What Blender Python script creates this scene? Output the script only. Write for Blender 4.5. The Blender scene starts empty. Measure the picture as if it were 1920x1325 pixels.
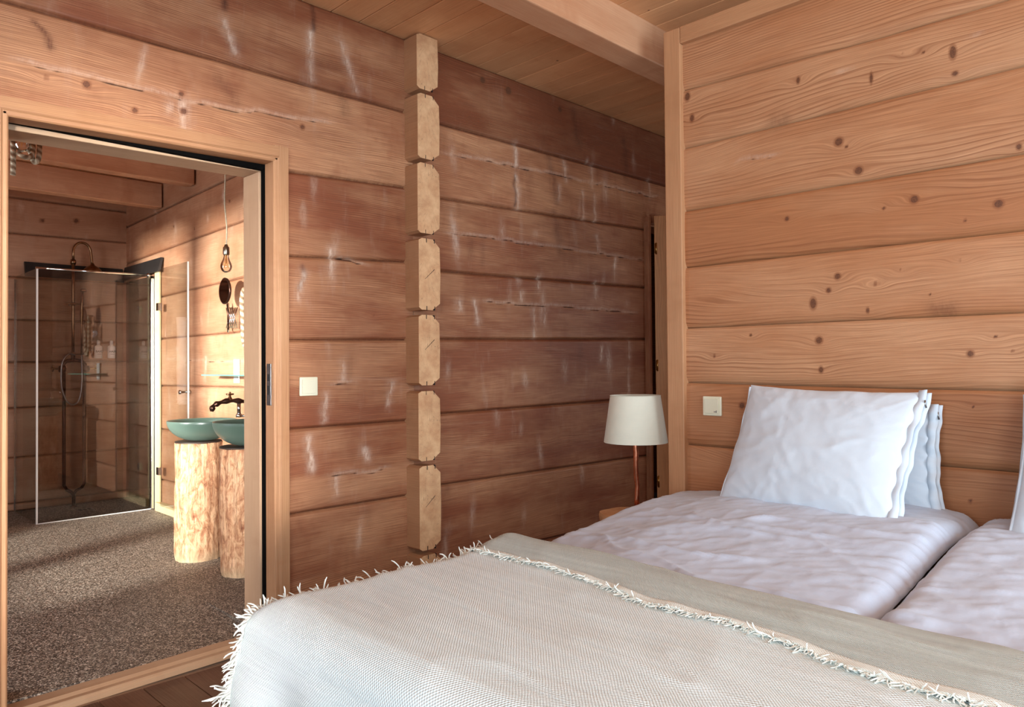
import bpy, math, random
import numpy as np
from mathutils import Vector, Matrix
random.seed(7)
R = math.radians
sc = bpy.context.scene
col = sc.collection

# ------------------------------------------------------------ camera, view, light
cam_d = bpy.data.cameras.new('camera'); cam = bpy.data.objects.new('camera', cam_d); col.objects.link(cam)
cam_d.sensor_width = 36.0; cam_d.lens = 36.0*1395/1920; cam_d.clip_start = 0.02
def cam_matrix(y, p, r):
    f = Vector((math.sin(y)*math.cos(p), math.cos(y)*math.cos(p), math.sin(p)))
    ri = Vector((math.cos(y), -math.sin(y), 0)); up = ri.cross(f)
    c, s = math.cos(r), math.sin(r)
    a = c*ri + s*up; b = -s*ri + c*up
    return Matrix(((a.x, b.x, -f.x), (a.y, b.y, -f.y), (a.z, b.z, -f.z))).to_4x4()
cam.matrix_world = Matrix.Translation((0, -3.0, 1.21)) @ cam_matrix(R(45.0), R(0.9), R(-0.48))
sc.camera = cam
sc.view_settings.view_transform = 'Standard'; sc.view_settings.look = 'None'
sc.view_settings.gamma = 1.0; sc.view_settings.exposure = -0.12; sc.view_settings.use_curve_mapping = False
sc.cycles.use_denoising = True
sc.cycles.max_bounces = 10; sc.cycles.transparent_max_bounces = 16
sc.cycles.sample_clamp_indirect = 6.0

world = bpy.data.worlds.new('sky'); sc.world = world; world.use_nodes = True
bg = world.node_tree.nodes['Background']; bg.inputs[0].default_value = (0.75, 0.86, 1.0, 1); bg.inputs[1].default_value = 1.0

def area(name, loc, rot, sx, sy, power, color):
    l = bpy.data.lights.new(name, 'AREA'); l.shape = 'RECTANGLE'; l.size = sx; l.size_y = sy
    l.energy = power; l.color = color
    o = bpy.data.objects.new(name, l); o.location = loc; o.rotation_euler = rot; col.objects.link(o)
    return o
DAY = (0.73, 0.965, 1.12)
area('window_daylight_and_fill', (-1.47, -4.55, 1.4), (0, R(-90), 0), 1.9, 1.15, 76, DAY)
area('window_daylight_and_fill', (-1.47, -2.75, 1.4), (0, R(-90), 0), 1.9, 1.15, 50, DAY)
area('window_daylight_and_fill', (1.3, -5.77, 1.5), (R(90), 0, 0), 2.0, 1.7, 165, DAY)  # added frontal fill for the back wall and bed
area('window_daylight_and_fill', (-0.77, 1.2, 1.5), (0, R(-90), 0), 1.4, 1.2, 34, (0.88, 0.97, 1.05))  # added fill lamp to brighten the bathroom
patch_lamp = area('added_patch_lamp_outside_bathroom', (-4.0, -.2, 2.15), (0, 0, 0), .30, .30, 175, (1.0, 0.98, 0.93))  # small lamp added outside to throw soft light patches into the bathroom
patch_lamp.rotation_euler = Vector((3.2, 1.5, -.5)).to_track_quat('-Z', 'Y').to_euler(); patch_lamp.data.spread = R(60)
area('window_daylight_and_fill', (5.87, -2.4, 1.55), (0, R(90), 0), 1.4, 1.5, 26, (0.9, 0.96, 1.0))  # added fill to lift the dark right end of the back wall
doorway_beam = area('added_doorway_beam', (-1.40, -5.05, 1.35), (0, 0, 0), .34, 1.7, 15, (1.0, 0.98, 0.94))  # narrow beam added, aimed through the doorway to brighten the bathroom wall
doorway_beam.rotation_euler = Vector((1.35+1.40, .9+5.05, 1.15-1.35)).to_track_quat('-Z', 'Y').to_euler(); doorway_beam.data.spread = R(17)

# ------------------------------------------------------------ helpers
def lin(r, g=None, b=None):
    f = lambda c: (c/255/12.92) if c/255 <= 0.04045 else ((c/255+0.055)/1.055)**2.4
    return (f(r), f(g), f(b), 1.0)
def sstep(x): x = np.clip(x, 0, 1); return x*x*(3-2*x)
_rng = np.random.RandomState(11)
_lat = _rng.rand(256, 256)
def vnoise(x, y, seed=0):
    x = np.asarray(x, float)+seed*17.31; y = np.asarray(y, float)+seed*9.73
    xi = np.floor(x).astype(int); yi = np.floor(y).astype(int)
    fx = sstep(x-xi); fy = sstep(y-yi)
    a = _lat[xi % 256, yi % 256]; b = _lat[(xi+1) % 256, yi % 256]
    c = _lat[xi % 256, (yi+1) % 256]; d = _lat[(xi+1) % 256, (yi+1) % 256]
    return (a*(1-fx)+b*fx)*(1-fy)+(c*(1-fx)+d*fx)*fy
def fbm(x, y, seed=0, oct=4):
    t = 0; a = 0.5; n = 0
    for i in range(oct):
        t = t+a*vnoise(np.asarray(x)*2**i, np.asarray(y)*2**i, seed+i*3); n += a; a *= 0.5
    return t/n

ATTRS = ('knot', 'warp', 'tone', 'hue', 'pale', 'dark', 'crack')
class MB:
    """collects geometry for ONE mesh object"""
    def __init__(s): s.v = []; s.f = []; s.uv = []; s.mi = []; s.at = {}; s.sm = []
    def vert(s, p): s.v.append(tuple(p)); return len(s.v)-1
    def face(s, idx, uv=None, mi=0, smooth=False):
        s.f.append(tuple(idx)); s.uv.append(uv or [(0, 0)]*len(idx)); s.mi.append(mi); s.sm.append(smooth)
    def setattr(s, i0, name, vals):
        s.at.setdefault(name, []).append((i0, vals))
    def grid(s, P, UV=None, mask=None, mi=0, smooth=True, closed_u=False, attrs=None, flip=False):
        nu, nv = P.shape[0], P.shape[1]
        i0 = len(s.v); s.v.extend(map(tuple, P.reshape(-1, 3).tolist()))
        if attrs:
            for k, a in attrs.items(): s.setattr(i0, k, np.asarray(a).reshape(-1))
        if UV is None: UV = P[..., :2]
        U = UV.tolist()
        for i in range(nu-(0 if closed_u else 1)):
            j = (i+1) % nu
            for k in range(nv-1):
                if mask is not None and not mask[i, k]: continue
                q = (i0+i*nv+k, i0+j*nv+k, i0+j*nv+k+1, i0+i*nv+k+1)
                w = [U[i][k], U[j][k], U[j][k+1], U[i][k+1]]
                if flip: q = q[::-1]; w = w[::-1]
                s.f.append(q); s.uv.append(w); s.mi.append(mi); s.sm.append(smooth)
        return i0
    def hexa(s, c, grain=0, mi=0, off=None, endmi=None, tone=None):
        """c: 8 corners ordered x-fast (000,100,010,110,001,101,011,111)"""
        off = off if off is not None else (random.uniform(0, 40), random.uniform(0, 40))
        i0 = len(s.v); s.v.extend([tuple(p) for p in c])
        fs = [(0, 2, 3, 1, 2), (4, 5, 7, 6, 2), (0, 1, 5, 4, 1), (2, 6, 7, 3, 1), (0, 4, 6, 2, 0), (1, 3, 7, 5, 0)]
        for a, b, d, e, nrm in fs:
            ax = [k for k in (0, 1, 2) if k != nrm]
            if grain in ax: ua = grain; va = [k for k in ax if k != grain][0]; m = mi
            else: ua, va = ax; m = mi if endmi is None else endmi
            sh = nrm*1.37
            s.face([i0+a, i0+b, i0+d, i0+e], [(c[q][ua]+off[0]+sh, c[q][va]+off[1]+sh) for q in (a, b, d, e)], m)
        if tone is not None: s.setattr(i0, 'tone', np.full(8, tone))
    def box(s, x0, x1, y0, y1, z0, z1, **k):
        s.hexa([(x, y, z) for z in (z0, z1) for y in (y0, y1) for x in (x0, x1)], **k)
    def prism(s, prof, axis, a0, a1, mi=0, off=None, capmi=None):
        """profile points extruded along an axis; wood grain follows the axis"""
        off = off or (random.uniform(0, 40), random.uniform(0, 40)); n = len(prof)
        def P(a, p):
            q = [0, 0, 0]; o = [k for k in (0, 1, 2) if k != axis]; q[axis] = a; q[o[0]] = p[0]; q[o[1]] = p[1]; return q
        i0 = len(s.v); s.v.extend([tuple(P(a0, p)) for p in prof]+[tuple(P(a1, p)) for p in prof])
        d = 0
        for i in range(n):
            j = (i+1) % n; L = math.dist(prof[i], prof[j])
            s.face([i0+i, i0+j, i0+n+j, i0+n+i], [(a0+off[0], d+off[1]), (a0+off[0], d+L+off[1]), (a1+off[0], d+L+off[1]), (a1+off[0], d+off[1])], mi); d += L
        cm = mi if capmi is None else capmi
        s.face([i0+i for i in range(n)][::-1], [(p[0], p[1]) for p in prof][::-1], cm)
        s.face([i0+n+i for i in range(n)], [(p[0], p[1]) for p in prof], cm)
    def tube(s, pts, r, n=8, caps=True, mi=0, uvs=1.0, closed=False):
        pts = [Vector(p) for p in pts]; m = len(pts)
        rr = r if hasattr(r, '__len__') else [r]*m
        t0 = (pts[1]-pts[0]).normalized(); up = Vector((0, 0, 1)) if abs(t0.z) < .9 else Vector((1, 0, 0))
        nrm = t0.cross(up).normalized(); base = len(s.v); L = 0
        Ls = []
        for i, p in enumerate(pts):
            if closed: t = (pts[(i+1) % m]-pts[i-1]).normalized()
            else: t = (pts[min(i+1, m-1)]-pts[max(i-1, 0)]).normalized()
            nrm = (nrm-t*nrm.dot(t)).normalized(); b = t.cross(nrm)
            if i: L += (p-pts[i-1]).length
            Ls.append(L)
            for k in range(n):
                a = 2*math.pi*k/n; s.v.append(tuple(p+(nrm*math.cos(a)+b*math.sin(a))*rr[i]))
        for i in range(m if closed else m-1):
            j = (i+1) % m
            for k in range(n):
                k2 = (k+1) % n
                s.face([base+i*n+k, base+i*n+k2, base+j*n+k2, base+j*n+k],
                       [(Ls[i]*uvs, k/n), (Ls[i]*uvs, (k+1)/n), (Ls[j]*uvs, (k+1)/n), (Ls[j]*uvs, k/n)], mi, True)
        if caps and not closed:
            s.face([base+k for k in range(n)][::-1], None, mi); s.face([base+(m-1)*n+k for k in range(n)], None, mi)
    def lathe(s, prof, c=(0, 0, 0), n=32, mi=0, axis=None, caps=False):
        """prof: (radius, height) list"""
        M = Matrix.Identity(3)
        if axis is not None: M = Vector((0, 0, 1)).rotation_difference(Vector(axis)).to_matrix()
        P = np.zeros((n, len(prof), 3)); UV = np.zeros((n, len(prof), 2))
        for i in range(n):
            a = 2*math.pi*i/n
            for k, (r, h) in enumerate(prof):
                q = M @ Vector((r*math.cos(a), r*math.sin(a), h)); P[i, k] = (q.x+c[0], q.y+c[1], q.z+c[2]); UV[i, k] = (h, a*max(r, .01))
        i0 = s.grid(P, UV, closed_u=True, mi=mi)
        if caps:
            m = len(prof)
            s.face([i0+i*m for i in range(n)][::-1], None, mi); s.face([i0+i*m+m-1 for i in range(n)], None, mi)
    def build(s, name, mats, parent=None, kind=None, bevel=0.0, flatshade=False, solid=0.0, **props):
        me = bpy.data.meshes.new(name); me.from_pydata(s.v, [], s.f)
        uvl = me.uv_layers.new(name='UVMap')
        flat = [c for f in s.uv for p in f for c in p]; uvl.data.foreach_set('uv', flat)
        mats = mats if isinstance(mats, (list, tuple)) else [mats]
        for m in mats: me.materials.append(m)
        me.polygons.foreach_set('material_index', s.mi); me.polygons.foreach_set('use_smooth', s.sm)
        for k, lst in s.at.items():
            a = me.attributes.new(k, 'FLOAT', 'POINT'); arr = np.zeros(len(s.v), np.float32)
            for i0, vals in lst: arr[i0:i0+len(vals)] = vals
            a.data.foreach_set('value', arr)
        me.update(); me.validate()
        o = bpy.data.objects.new(name, me); col.objects.link(o)
        if parent: o.parent = parent
        if kind: o['kind'] = kind
        for k, val in props.items(): o[k] = val
        if solid: md = o.modifiers.new('solid', 'SOLIDIFY'); md.thickness = solid; md.offset = -1
        if bevel: md = o.modifiers.new('bevel', 'BEVEL'); md.width = bevel; md.segments = 2; md.limit_method = 'ANGLE'; md.angle_limit = R(40)
        return o
def thing(name, label, cat, loc=(0, 0, 0), rz=0, group=None):
    o = bpy.data.objects.new(name, None); o.empty_display_size = .1; col.objects.link(o)
    o.location = loc; o.rotation_euler = (0, 0, rz); o['label'] = label; o['category'] = cat
    if group: o['group'] = group
    return o
def tag(o, label, cat, group=None):
    o['label'] = label; o['category'] = cat
    if group: o['group'] = group
    return o
def struct_empty(name):
    o = bpy.data.objects.new(name, None); col.objects.link(o); o['kind'] = 'structure'; return o

# ------------------------------------------------------------ materials
class NT:
    def __init__(s, name):
        s.m = bpy.data.materials.new(name); s.m.use_nodes = True; s.t = s.m.node_tree; s.n = s.t.nodes; s.l = s.t.links
        s.b = s.n['Principled BSDF']; s.out = s.n['Material Output']
    def put(s, sock, v):
        if isinstance(v, bpy.types.NodeSocket): s.l.new(v, sock)
        elif v is not None: sock.default_value = v
    def math(s, op, a, b=None, c=None, clamp=False):
        n = s.n.new('ShaderNodeMath'); n.operation = op; n.use_clamp = clamp
        s.put(n.inputs[0], a); s.put(n.inputs[1], b)
        if c is not None: s.put(n.inputs[2], c)
        return n.outputs[0]
    def mix(s, f, a, b, mode='MIX'):
        n = s.n.new('ShaderNodeMix'); n.data_type = 'RGBA'; n.blend_type = mode; n.clamp_factor = True
        s.put(n.inputs[0], f); s.put(n.inputs[6], a); s.put(n.inputs[7], b); return n.outputs[2]
    def comb(s, x, y, z=0.0):
        n = s.n.new('ShaderNodeCombineXYZ'); s.put(n.inputs[0], x); s.put(n.inputs[1], y); s.put(n.inputs[2], z); return n.outputs[0]
    def sep(s, v):
        n = s.n.new('ShaderNodeSeparateXYZ'); s.l.new(v, n.inputs[0]); return n.outputs
    def uv(s): n = s.n.new('ShaderNodeUVMap'); n.uv_map = 'UVMap'; return n.outputs[0]
    def obj(s): return s.n.new('ShaderNodeTexCoord').outputs['Object']
    def attr(s, k): n = s.n.new('ShaderNodeAttribute'); n.attribute_name = k; return n.outputs['Fac']
    def noise(s, v, scale=1, detail=3, rough=.5, dist=0):
        n = s.n.new('ShaderNodeTexNoise'); s.put(n.inputs['Vector'], v); n.inputs['Scale'].default_value = scale
        n.inputs['Detail'].default_value = detail; n.inputs['Roughness'].default_value = rough; n.inputs['Distortion'].default_value = dist
        return n.outputs[0]
    def voro(s, v, scale=1, feature='F1', rand=1.0):
        n = s.n.new('ShaderNodeTexVoronoi'); n.feature = feature; s.put(n.inputs['Vector'], v)
        n.inputs['Scale'].default_value = scale; n.inputs['Randomness'].default_value = rand; return n
    def ramp(s, f, stops):
        n = s.n.new('ShaderNodeValToRGB'); s.put(n.inputs[0], f); e = n.color_ramp.elements
        while len(e) < len(stops): e.new(0.5)
        for i, (p, c) in enumerate(stops):
            e[i].position = p; e[i].color = c if len(c) == 4 else (*c, 1)
        return n.outputs[0]
    def rng(s, v, a, b, c=0.0, d=1.0, smooth=False):
        n = s.n.new('ShaderNodeMapRange'); n.interpolation_type = 'SMOOTHSTEP' if smooth else 'LINEAR'
        s.put(n.inputs[0], v); n.inputs[1].default_value = a; n.inputs[2].default_value = b; n.inputs[3].default_value = c; n.inputs[4].default_value = d
        return n.outputs[0]
    def bump(s, h, strength, dist=0.01):
        n = s.n.new('ShaderNodeBump'); s.put(n.inputs['Height'], h); n.inputs['Strength'].default_value = strength; n.inputs['Distance'].default_value = dist
        s.l.new(n.outputs[0], s.b.inputs['Normal']); return n
    def fin(s, colr=None, rough=.5, metal=0.0, spec=None):
        s.put(s.b.inputs['Base Color'], colr); s.put(s.b.inputs['Roughness'], rough); s.b.inputs['Metallic'].default_value = metal
        if spec is not None: s.b.inputs['Specular IOR Level'].default_value = spec
        return s.m

def wood(name, c_light, c_dark, c_ring, ring=0.5, freq=95.0, warp=0.055, knots=0.5, blotch=0.6, pale=0.0, fine=0.5, rough=0.55, bump=.25, streak=1.0, spec=.3):
    s = NT(name); uv = s.uv(); X, Y, _ = s.sep(uv)
    # small scattered knots
    vk = s.voro(s.comb(X, Y), 3.2); kd = vk.outputs['Distance']; rc = s.sep(vk.outputs['Color'])
    present = s.math('GREATER_THAN', rc[0], 1.0-knots*0.6)
    krad = s.math('MULTIPLY_ADD', rc[1], 0.022, 0.014)
    kk = s.math('MULTIPLY', s.math('SUBTRACT', 1.7, s.math('DIVIDE', kd, krad)), present)
    knot = s.math('MAXIMUM', s.attr('knot'), kk)      # 1.7 - distance/radius
    pk = s.math('MULTIPLY', s.math('MULTIPLY', s.rng(kd, 0.0, 0.16, 1.0, 0.0, True), present), 0.022)
    big = s.noise(s.comb(s.math('MULTIPLY', X, .55), s.math('MULTIPLY', Y, 2.6)), 1.0, 2, .5)
    mid = s.noise(s.comb(s.math('MULTIPLY', X, 3.2), s.math('MULTIPLY', Y, 11)), 1.0, 2, .5)
    v = s.math('ADD', Y, s.math('MULTIPLY', s.math('SUBTRACT', big, .5), warp*2.6))
    v = s.math('ADD', v, s.math('MULTIPLY', s.math('SUBTRACT', mid, .5), .010))
    v = s.math('ADD', v, s.math('ADD', pk, s.attr('warp')))
    fr = s.math('FRACT', s.math('MULTIPLY', v, freq))
    line = s.ramp(fr, [(0.0, (0, 0, 0)), (0.55, (.10, .10, .10)), (0.90, (1, 1, 1)), (1.0, (0, 0, 0))])
    lmask = s.rng(s.noise(s.comb(s.math('MULTIPLY', X, .9), s.math('MULTIPLY', Y, 7.0), 3.3), 1.0, 2, .5), .38, .66, .12, 1.0, True)
    line = s.math('MULTIPLY', line, s.math('MULTIPLY', lmask, ring))
    fg = s.noise(s.comb(s.math('MULTIPLY', X, 4.0), s.math('MULTIPLY', v, 330.0)), 1.0, 3, .6)
    bl = s.noise(s.comb(s.math('MULTIPLY', X, 1.5), s.math('MULTIPLY', Y, 5.0), 7.7), 1.0, 4, .6)
    bl2 = s.noise(s.comb(s.math('MULTIPLY', X, 7.0), s.math('MULTIPLY', Y, 3.5), 1.7), 1.0, 3, .65)
    f = s.math('ADD', s.rng(bl, .3, .72, 0, 1, True), s.attr('hue'))
    base = s.mix(s.math('MULTIPLY', f, blotch), c_light, c_dark)
    if streak: base = s.mix(s.math('MULTIPLY', s.rng(bl2, .5, .75, 0, .45, True), streak), base, c_dark)
    if pale:
        pn = s.noise(s.comb(s.math('MULTIPLY', X, 9.0), s.math('MULTIPLY', Y, 2.0), 5.1), 1.0, 4, .7)
        base = s.mix(s.rng(pn, .56, .78, 0, pale*.55, True), base, lin(214, 178, 155))
        sc_ = s.noise(s.comb(s.math('MULTIPLY', X, 1.6), s.math('MULTIPLY', Y, 26.0), 9.1), 1.0, 5, .75)
        base = s.mix(s.rng(sc_, .56, .72, 0, pale*.5, True), base, lin(205, 160, 132))
    base = s.mix(line, base, c_ring)
    base = s.mix(s.math('MULTIPLY', s.rng(fg, .35, .7, 0, 1), fine*.66), base, c_ring)
    # hand marks: pale scrapes, dark stains, knots, cracks (shapes of their own)
    brk = s.noise(s.comb(s.math('MULTIPLY', X, 60), s.math('MULTIPLY', Y, 22)), 1.0, 3, .7)
    base = s.mix(s.math('MULTIPLY', s.attr('dark'), s.rng(brk, .3, .6, .45, 1.0)), base, lin(84, 44, 30))
    base = s.mix(s.math('MULTIPLY', s.attr('pale'), s.rng(brk, .35, .6, .25, .95)), base, lin(232, 205, 184))
    halo = s.rng(knot, .1, .7, 0, .55, True); base = s.mix(halo, base, lin(128, 72, 44))
    kn = s.rng(knot, .72, .92, 0, .8, True); base = s.mix(kn, base, lin(112, 68, 46))
    kr = s.noise(s.comb(X, Y), 160, 2, .6); base = s.mix(s.math('MULTIPLY', kn, s.rng(kr, .4, .6, 0, .5)), base, lin(66, 38, 28))
    base = s.mix(s.rng(knot, 1.25, 1.6, 0, .6, True), base, lin(104, 66, 48))
    cr = s.rng(s.attr('crack'), .6, .85, 0, .9, True); base = s.mix(cr, base, lin(58, 26, 18))
    tn = s.math('ADD', 1.0, s.attr('tone'))
    colr = s.mix(1.0, base, s.comb(tn, tn, tn), 'MULTIPLY')
    h = s.math('SUBTRACT', s.math('MULTIPLY', fg, .35), s.math('ADD', s.math('MULTIPLY', line, .6), s.math('MULTIPLY', cr, 3.0)))
    h = s.math('ADD', h, s.math('MULTIPLY', bl2, 1.6))
    s.bump(h, bump, .004)
    return s.fin(colr, s.rng(fg, .3, .7, rough-.06, rough+.08), 0, spec)

M = {}
M['wall_a'] = wood('hewn_log_wall_wood', lin(206, 149, 108), lin(150, 86, 56), lin(112, 58, 36), ring=.6, freq=120, blotch=.85, pale=.5, knots=.12, fine=1.0, rough=.5, bump=.45)
M['wall_c'] = wood('planed_log_wood', lin(208, 153, 112), lin(186, 122, 80), lin(132, 76, 46), ring=.68, freq=62, blotch=.7, pale=0.0, knots=.0, fine=.8, rough=.5, bump=.2, warp=.11, streak=.3)
M['bath_wall'] = wood('bathroom_log_wood', lin(212, 164, 130), lin(170, 112, 78), lin(136, 84, 58), ring=.4, freq=110, blotch=.7, pale=.5, knots=.15, fine=.6, rough=.5, bump=.35)
M['trim'] = wood('pine_trim_wood', lin(204, 150, 108), lin(184, 128, 88), lin(146, 92, 60), ring=.5, freq=170, warp=.02, blotch=.5, knots=.12, fine=.6, rough=.45)
M['casing'] = wood('door_casing_wood', lin(204, 154, 114), lin(180, 124, 84), lin(136, 84, 52), ring=.6, freq=150, warp=.03, blotch=.6, knots=.1, fine=.6, rough=.45)
M['jamb'] = wood('pale_jamb_wood', lin(198, 162, 130), lin(180, 142, 110), lin(150, 112, 82), ring=.35, freq=200, warp=.012, blotch=.4, knots=.0, fine=.4, rough=.5)
M['ceil'] = wood('ceiling_board_wood', lin(236, 178, 128), lin(214, 148, 100), lin(170, 108, 68), ring=.35, freq=180, warp=.03, blotch=.6, knots=.55, fine=.5, rough=.5)
M['beam'] = wood('beam_wood', lin(220, 168, 130), lin(196, 134, 96), lin(168, 108, 72), ring=.4, freq=90, warp=.05, blotch=.7, knots=.45, fine=.5, rough=.5)
M['leaf'] = wood('door_leaf_wood', lin(236, 176, 120), lin(214, 150, 98), lin(140, 86, 50), ring=.6, freq=110, warp=.08, blotch=.5, knots=.5, fine=.5, rough=.5)
M['batten'] = wood('pale_batten_wood', lin(226, 204, 160), lin(206, 180, 132), lin(180, 150, 104), ring=.3, freq=180, warp=.02, blotch=.4, knots=.2, fine=.4)
M['stump'] = wood('stump_table_wood', lin(206, 158, 114), lin(176, 122, 80), lin(130, 84, 52), ring=.5, freq=120, blotch=.5, knots=.1, fine=.5)

def endgrain():
    s = NT('log_end_wood'); X, Y, _ = s.sep(s.uv())
    n = s.noise(s.comb(X, Y), 9, 3, .5)
    d = s.math('SQRT', s.math('ADD', s.math('POWER', X, 2.0), s.math('POWER', Y, 2.0)))
    d = s.math('ADD', d, s.math('MULTIPLY', n, .012))
    fr = s.math('FRACT', s.math('MULTIPLY', d, 210.0))
    ln = s.ramp(fr, [(0, (0, 0, 0)), (.6, (.2, .2, .2)), (.85, (1, 1, 1)), (1, (0, 0, 0))])
    msk = s.rng(s.noise(s.comb(X, Y, 4.0), 7, 2, .5), .45, .65, 0.05, .5, True)
    c = s.mix(s.rng(s.noise(s.comb(X, Y, 2.0), 14, 5, .65), .3, .7), lin(232, 184, 138), lin(202, 146, 104))
    c = s.mix(s.math('MULTIPLY', ln, msk), c, lin(140, 90, 60))
    # radial drying cracks
    ang = s.math('ARCTAN2', Y, X); v = s.noise(s.comb(s.math('MULTIPLY', ang, 2.2), s.math('MULTIPLY', d, 2.0), 1.0), 3.0, 2, .5)
    ck = s.rng(s.math('ABSOLUTE', s.math('SUBTRACT', v, .5)), 0, .006, .5, 0); c = s.mix(s.math('MULTIPLY', ck, s.rng(d, .01, .04, 0, 1)), c, lin(96, 56, 36))
    c = s.mix(s.rng(s.attr('dark'), 0, 1, 0, .8), c, lin(70, 40, 26))
    s.bump(s.noise(s.comb(X, Y), 60, 4, .7), .25, .003)
    return s.fin(c, .6, 0, .25)
M['end'] = endgrain()

def plain(name, c, rough=.5, metal=0, spec=None, nscale=0, namp=0, bumps=0):
    s = NT(name)
    if nscale:
        o = s.noise(s.obj(), nscale, 4, .6); k = s.rng(o, .3, .7, 1-namp, 1+namp*.4)
        cc = s.mix(1.0, c, s.comb(k, k, k), 'MULTIPLY')
        if bumps: s.bump(o, bumps, .002)
        return s.fin(cc, rough, metal, spec)
    return s.fin(c, rough, metal, spec)
M['black'] = plain('black_rubber_seal', lin(12, 10, 9), .9, spec=.05, nscale=30, namp=.3)
M['blackmetal'] = plain('black_metal_trim', lin(40, 38, 37), .45, nscale=14, namp=.4)
M['bronze'] = plain('aged_bronze', lin(158, 124, 92), .28, 1.0, nscale=25, namp=.35)
M['darkbronze'] = plain('dark_bronze', lin(82, 56, 46), .3, .85, nscale=30, namp=.4)
M['brass'] = plain('brass', lin(200, 160, 96), .28, 1.0, nscale=20, namp=.2)
M['chrome'] = plain('polished_chrome', lin(225, 225, 225), .12, 1.0, nscale=20, namp=.05)
M['steel'] = plain('brushed_steel', lin(150, 145, 142), .35, 1.0, nscale=40, namp=.15)
M['copper'] = plain('hammered_copper', lin(222, 142, 108), .28, 1.0, nscale=22, namp=.45, bumps=.5)
M['switch'] = plain('ivory_plastic', lin(232, 224, 196), .35, nscale=8, namp=.03)
M['whiteplastic'] = plain('white_plastic', lin(236, 234, 228), .35, nscale=8, namp=.04)
M['socket'] = plain('socket_metal', lin(176, 168, 150), .3, 1.0, nscale=30, namp=.15)
M['kerf'] = plain('dark_saw_kerf', lin(44, 26, 18), .8, nscale=30, namp=.2)
M['ink'] = plain('black_ink', lin(28, 26, 26), .5, nscale=30, namp=.1)
M['capplate'] = plain('dark_cap_plate', lin(58, 44, 36), .5, nscale=20, namp=.3)
M['mirrorglass'] = plain('shaving_mirror_glass', lin(150, 120, 105), .04, 1.0, nscale=5, namp=.03)
M['plaster'] = plain('outer_wall_board', lin(170, 130, 100), .8, nscale=4, namp=.15)
M['bedbase'] = plain('bed_base_fabric', lin(120, 110, 100), .9, nscale=60, namp=.2)
M['mattress'] = plain('mattress_cotton', lin(226, 224, 222), .9, nscale=60, namp=.05)
M['cord'] = plain('cream_cloth_cord', lin(224, 208, 176), .8, nscale=120, namp=.2)
M['filament'] = plain('bulb_filament', lin(226, 150, 60), .4, .6, nscale=40, namp=.2)

def glass(name, tint, refl=1.0, rough=0.0, edge=None):
    s = NT(name); s.n.remove(s.b)
    tr = s.n.new('ShaderNodeBsdfTransparent'); tr.inputs[0].default_value = (*tint, 1)
    gl = s.n.new('ShaderNodeBsdfGlossy'); gl.inputs['Roughness'].default_value = rough
    fr = s.n.new('ShaderNodeFresnel'); fr.inputs[0].default_value = 1.5
    g = s.math('MULTIPLY', fr.outputs[0], refl, clamp=True)
    mx = s.n.new('ShaderNodeMixShader'); s.l.new(g, mx.inputs[0]); s.l.new(tr.outputs[0], mx.inputs[1]); s.l.new(gl.outputs[0], mx.inputs[2])
    s.l.new(mx.outputs[0], s.out.inputs[0]); return s.m
M['glass'] = glass('clear_glass', (.95, .965, .955), .38)
M['tinted'] = glass('grey_tinted_glass', (.90, .87, .86), 1.7)
M['lining'] = glass('smoked_lining_glass', (.78, .75, .75), 2.4)
M['bulbglass'] = glass('bulb_glass', (.97, .95, .9), 1.6)
M['edgegreen'] = plain('green_glass_edge', lin(120, 190, 165), .15, nscale=10, namp=.1)
M['edgewhite'] = plain('glass_edge_seal', lin(235, 235, 232), .2, nscale=10, namp=.05)
def frosted():
    s = NT('frosted_green_glass'); s.b.inputs['Transmission Weight'].default_value = .35
    s.b.inputs['Subsurface Weight'].default_value = 0.0
    lw = s.n.new('ShaderNodeLayerWeight'); lw.inputs[0].default_value = .35
    c = s.mix(lw.outputs['Facing'], lin(74, 94, 84), lin(150, 174, 158))
    return s.fin(c, .32, 0, .5)
M['frosted'] = frosted()

def fabric(name, c, bump=.15, scale=900, sheen=.2, spec=.15):
    s = NT(name); uv = s.uv(); X, Y, _ = s.sep(uv)
    w = s.math('ADD', s.math('SINE', s.math('MULTIPLY', X, scale)), s.math('SINE', s.math('MULTIPLY', Y, scale)))
    n = s.noise(s.comb(X, Y), 14, 5, .6); h = s.math('ADD', s.math('MULTIPLY', w, .08), s.math('MULTIPLY', n, 1.4))
    s.bump(h, bump, .006); s.b.inputs['Sheen Weight'].default_value = sheen
    k = s.rng(n, .3, .7, .97, 1.02)
    return s.fin(s.mix(1.0, c, s.comb(k, k, k), 'MULTIPLY'), .85, 0, spec)
M['duvet'] = fabric('white_cotton_duvet', lin(200, 205, 220), .3, 0)
M['pillow'] = fabric('white_cotton_pillowcase', lin(216, 222, 230), .18, 0)
M['shade'] = fabric('cream_linen_shade', lin(226, 218, 198), .2, 1600)
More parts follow.
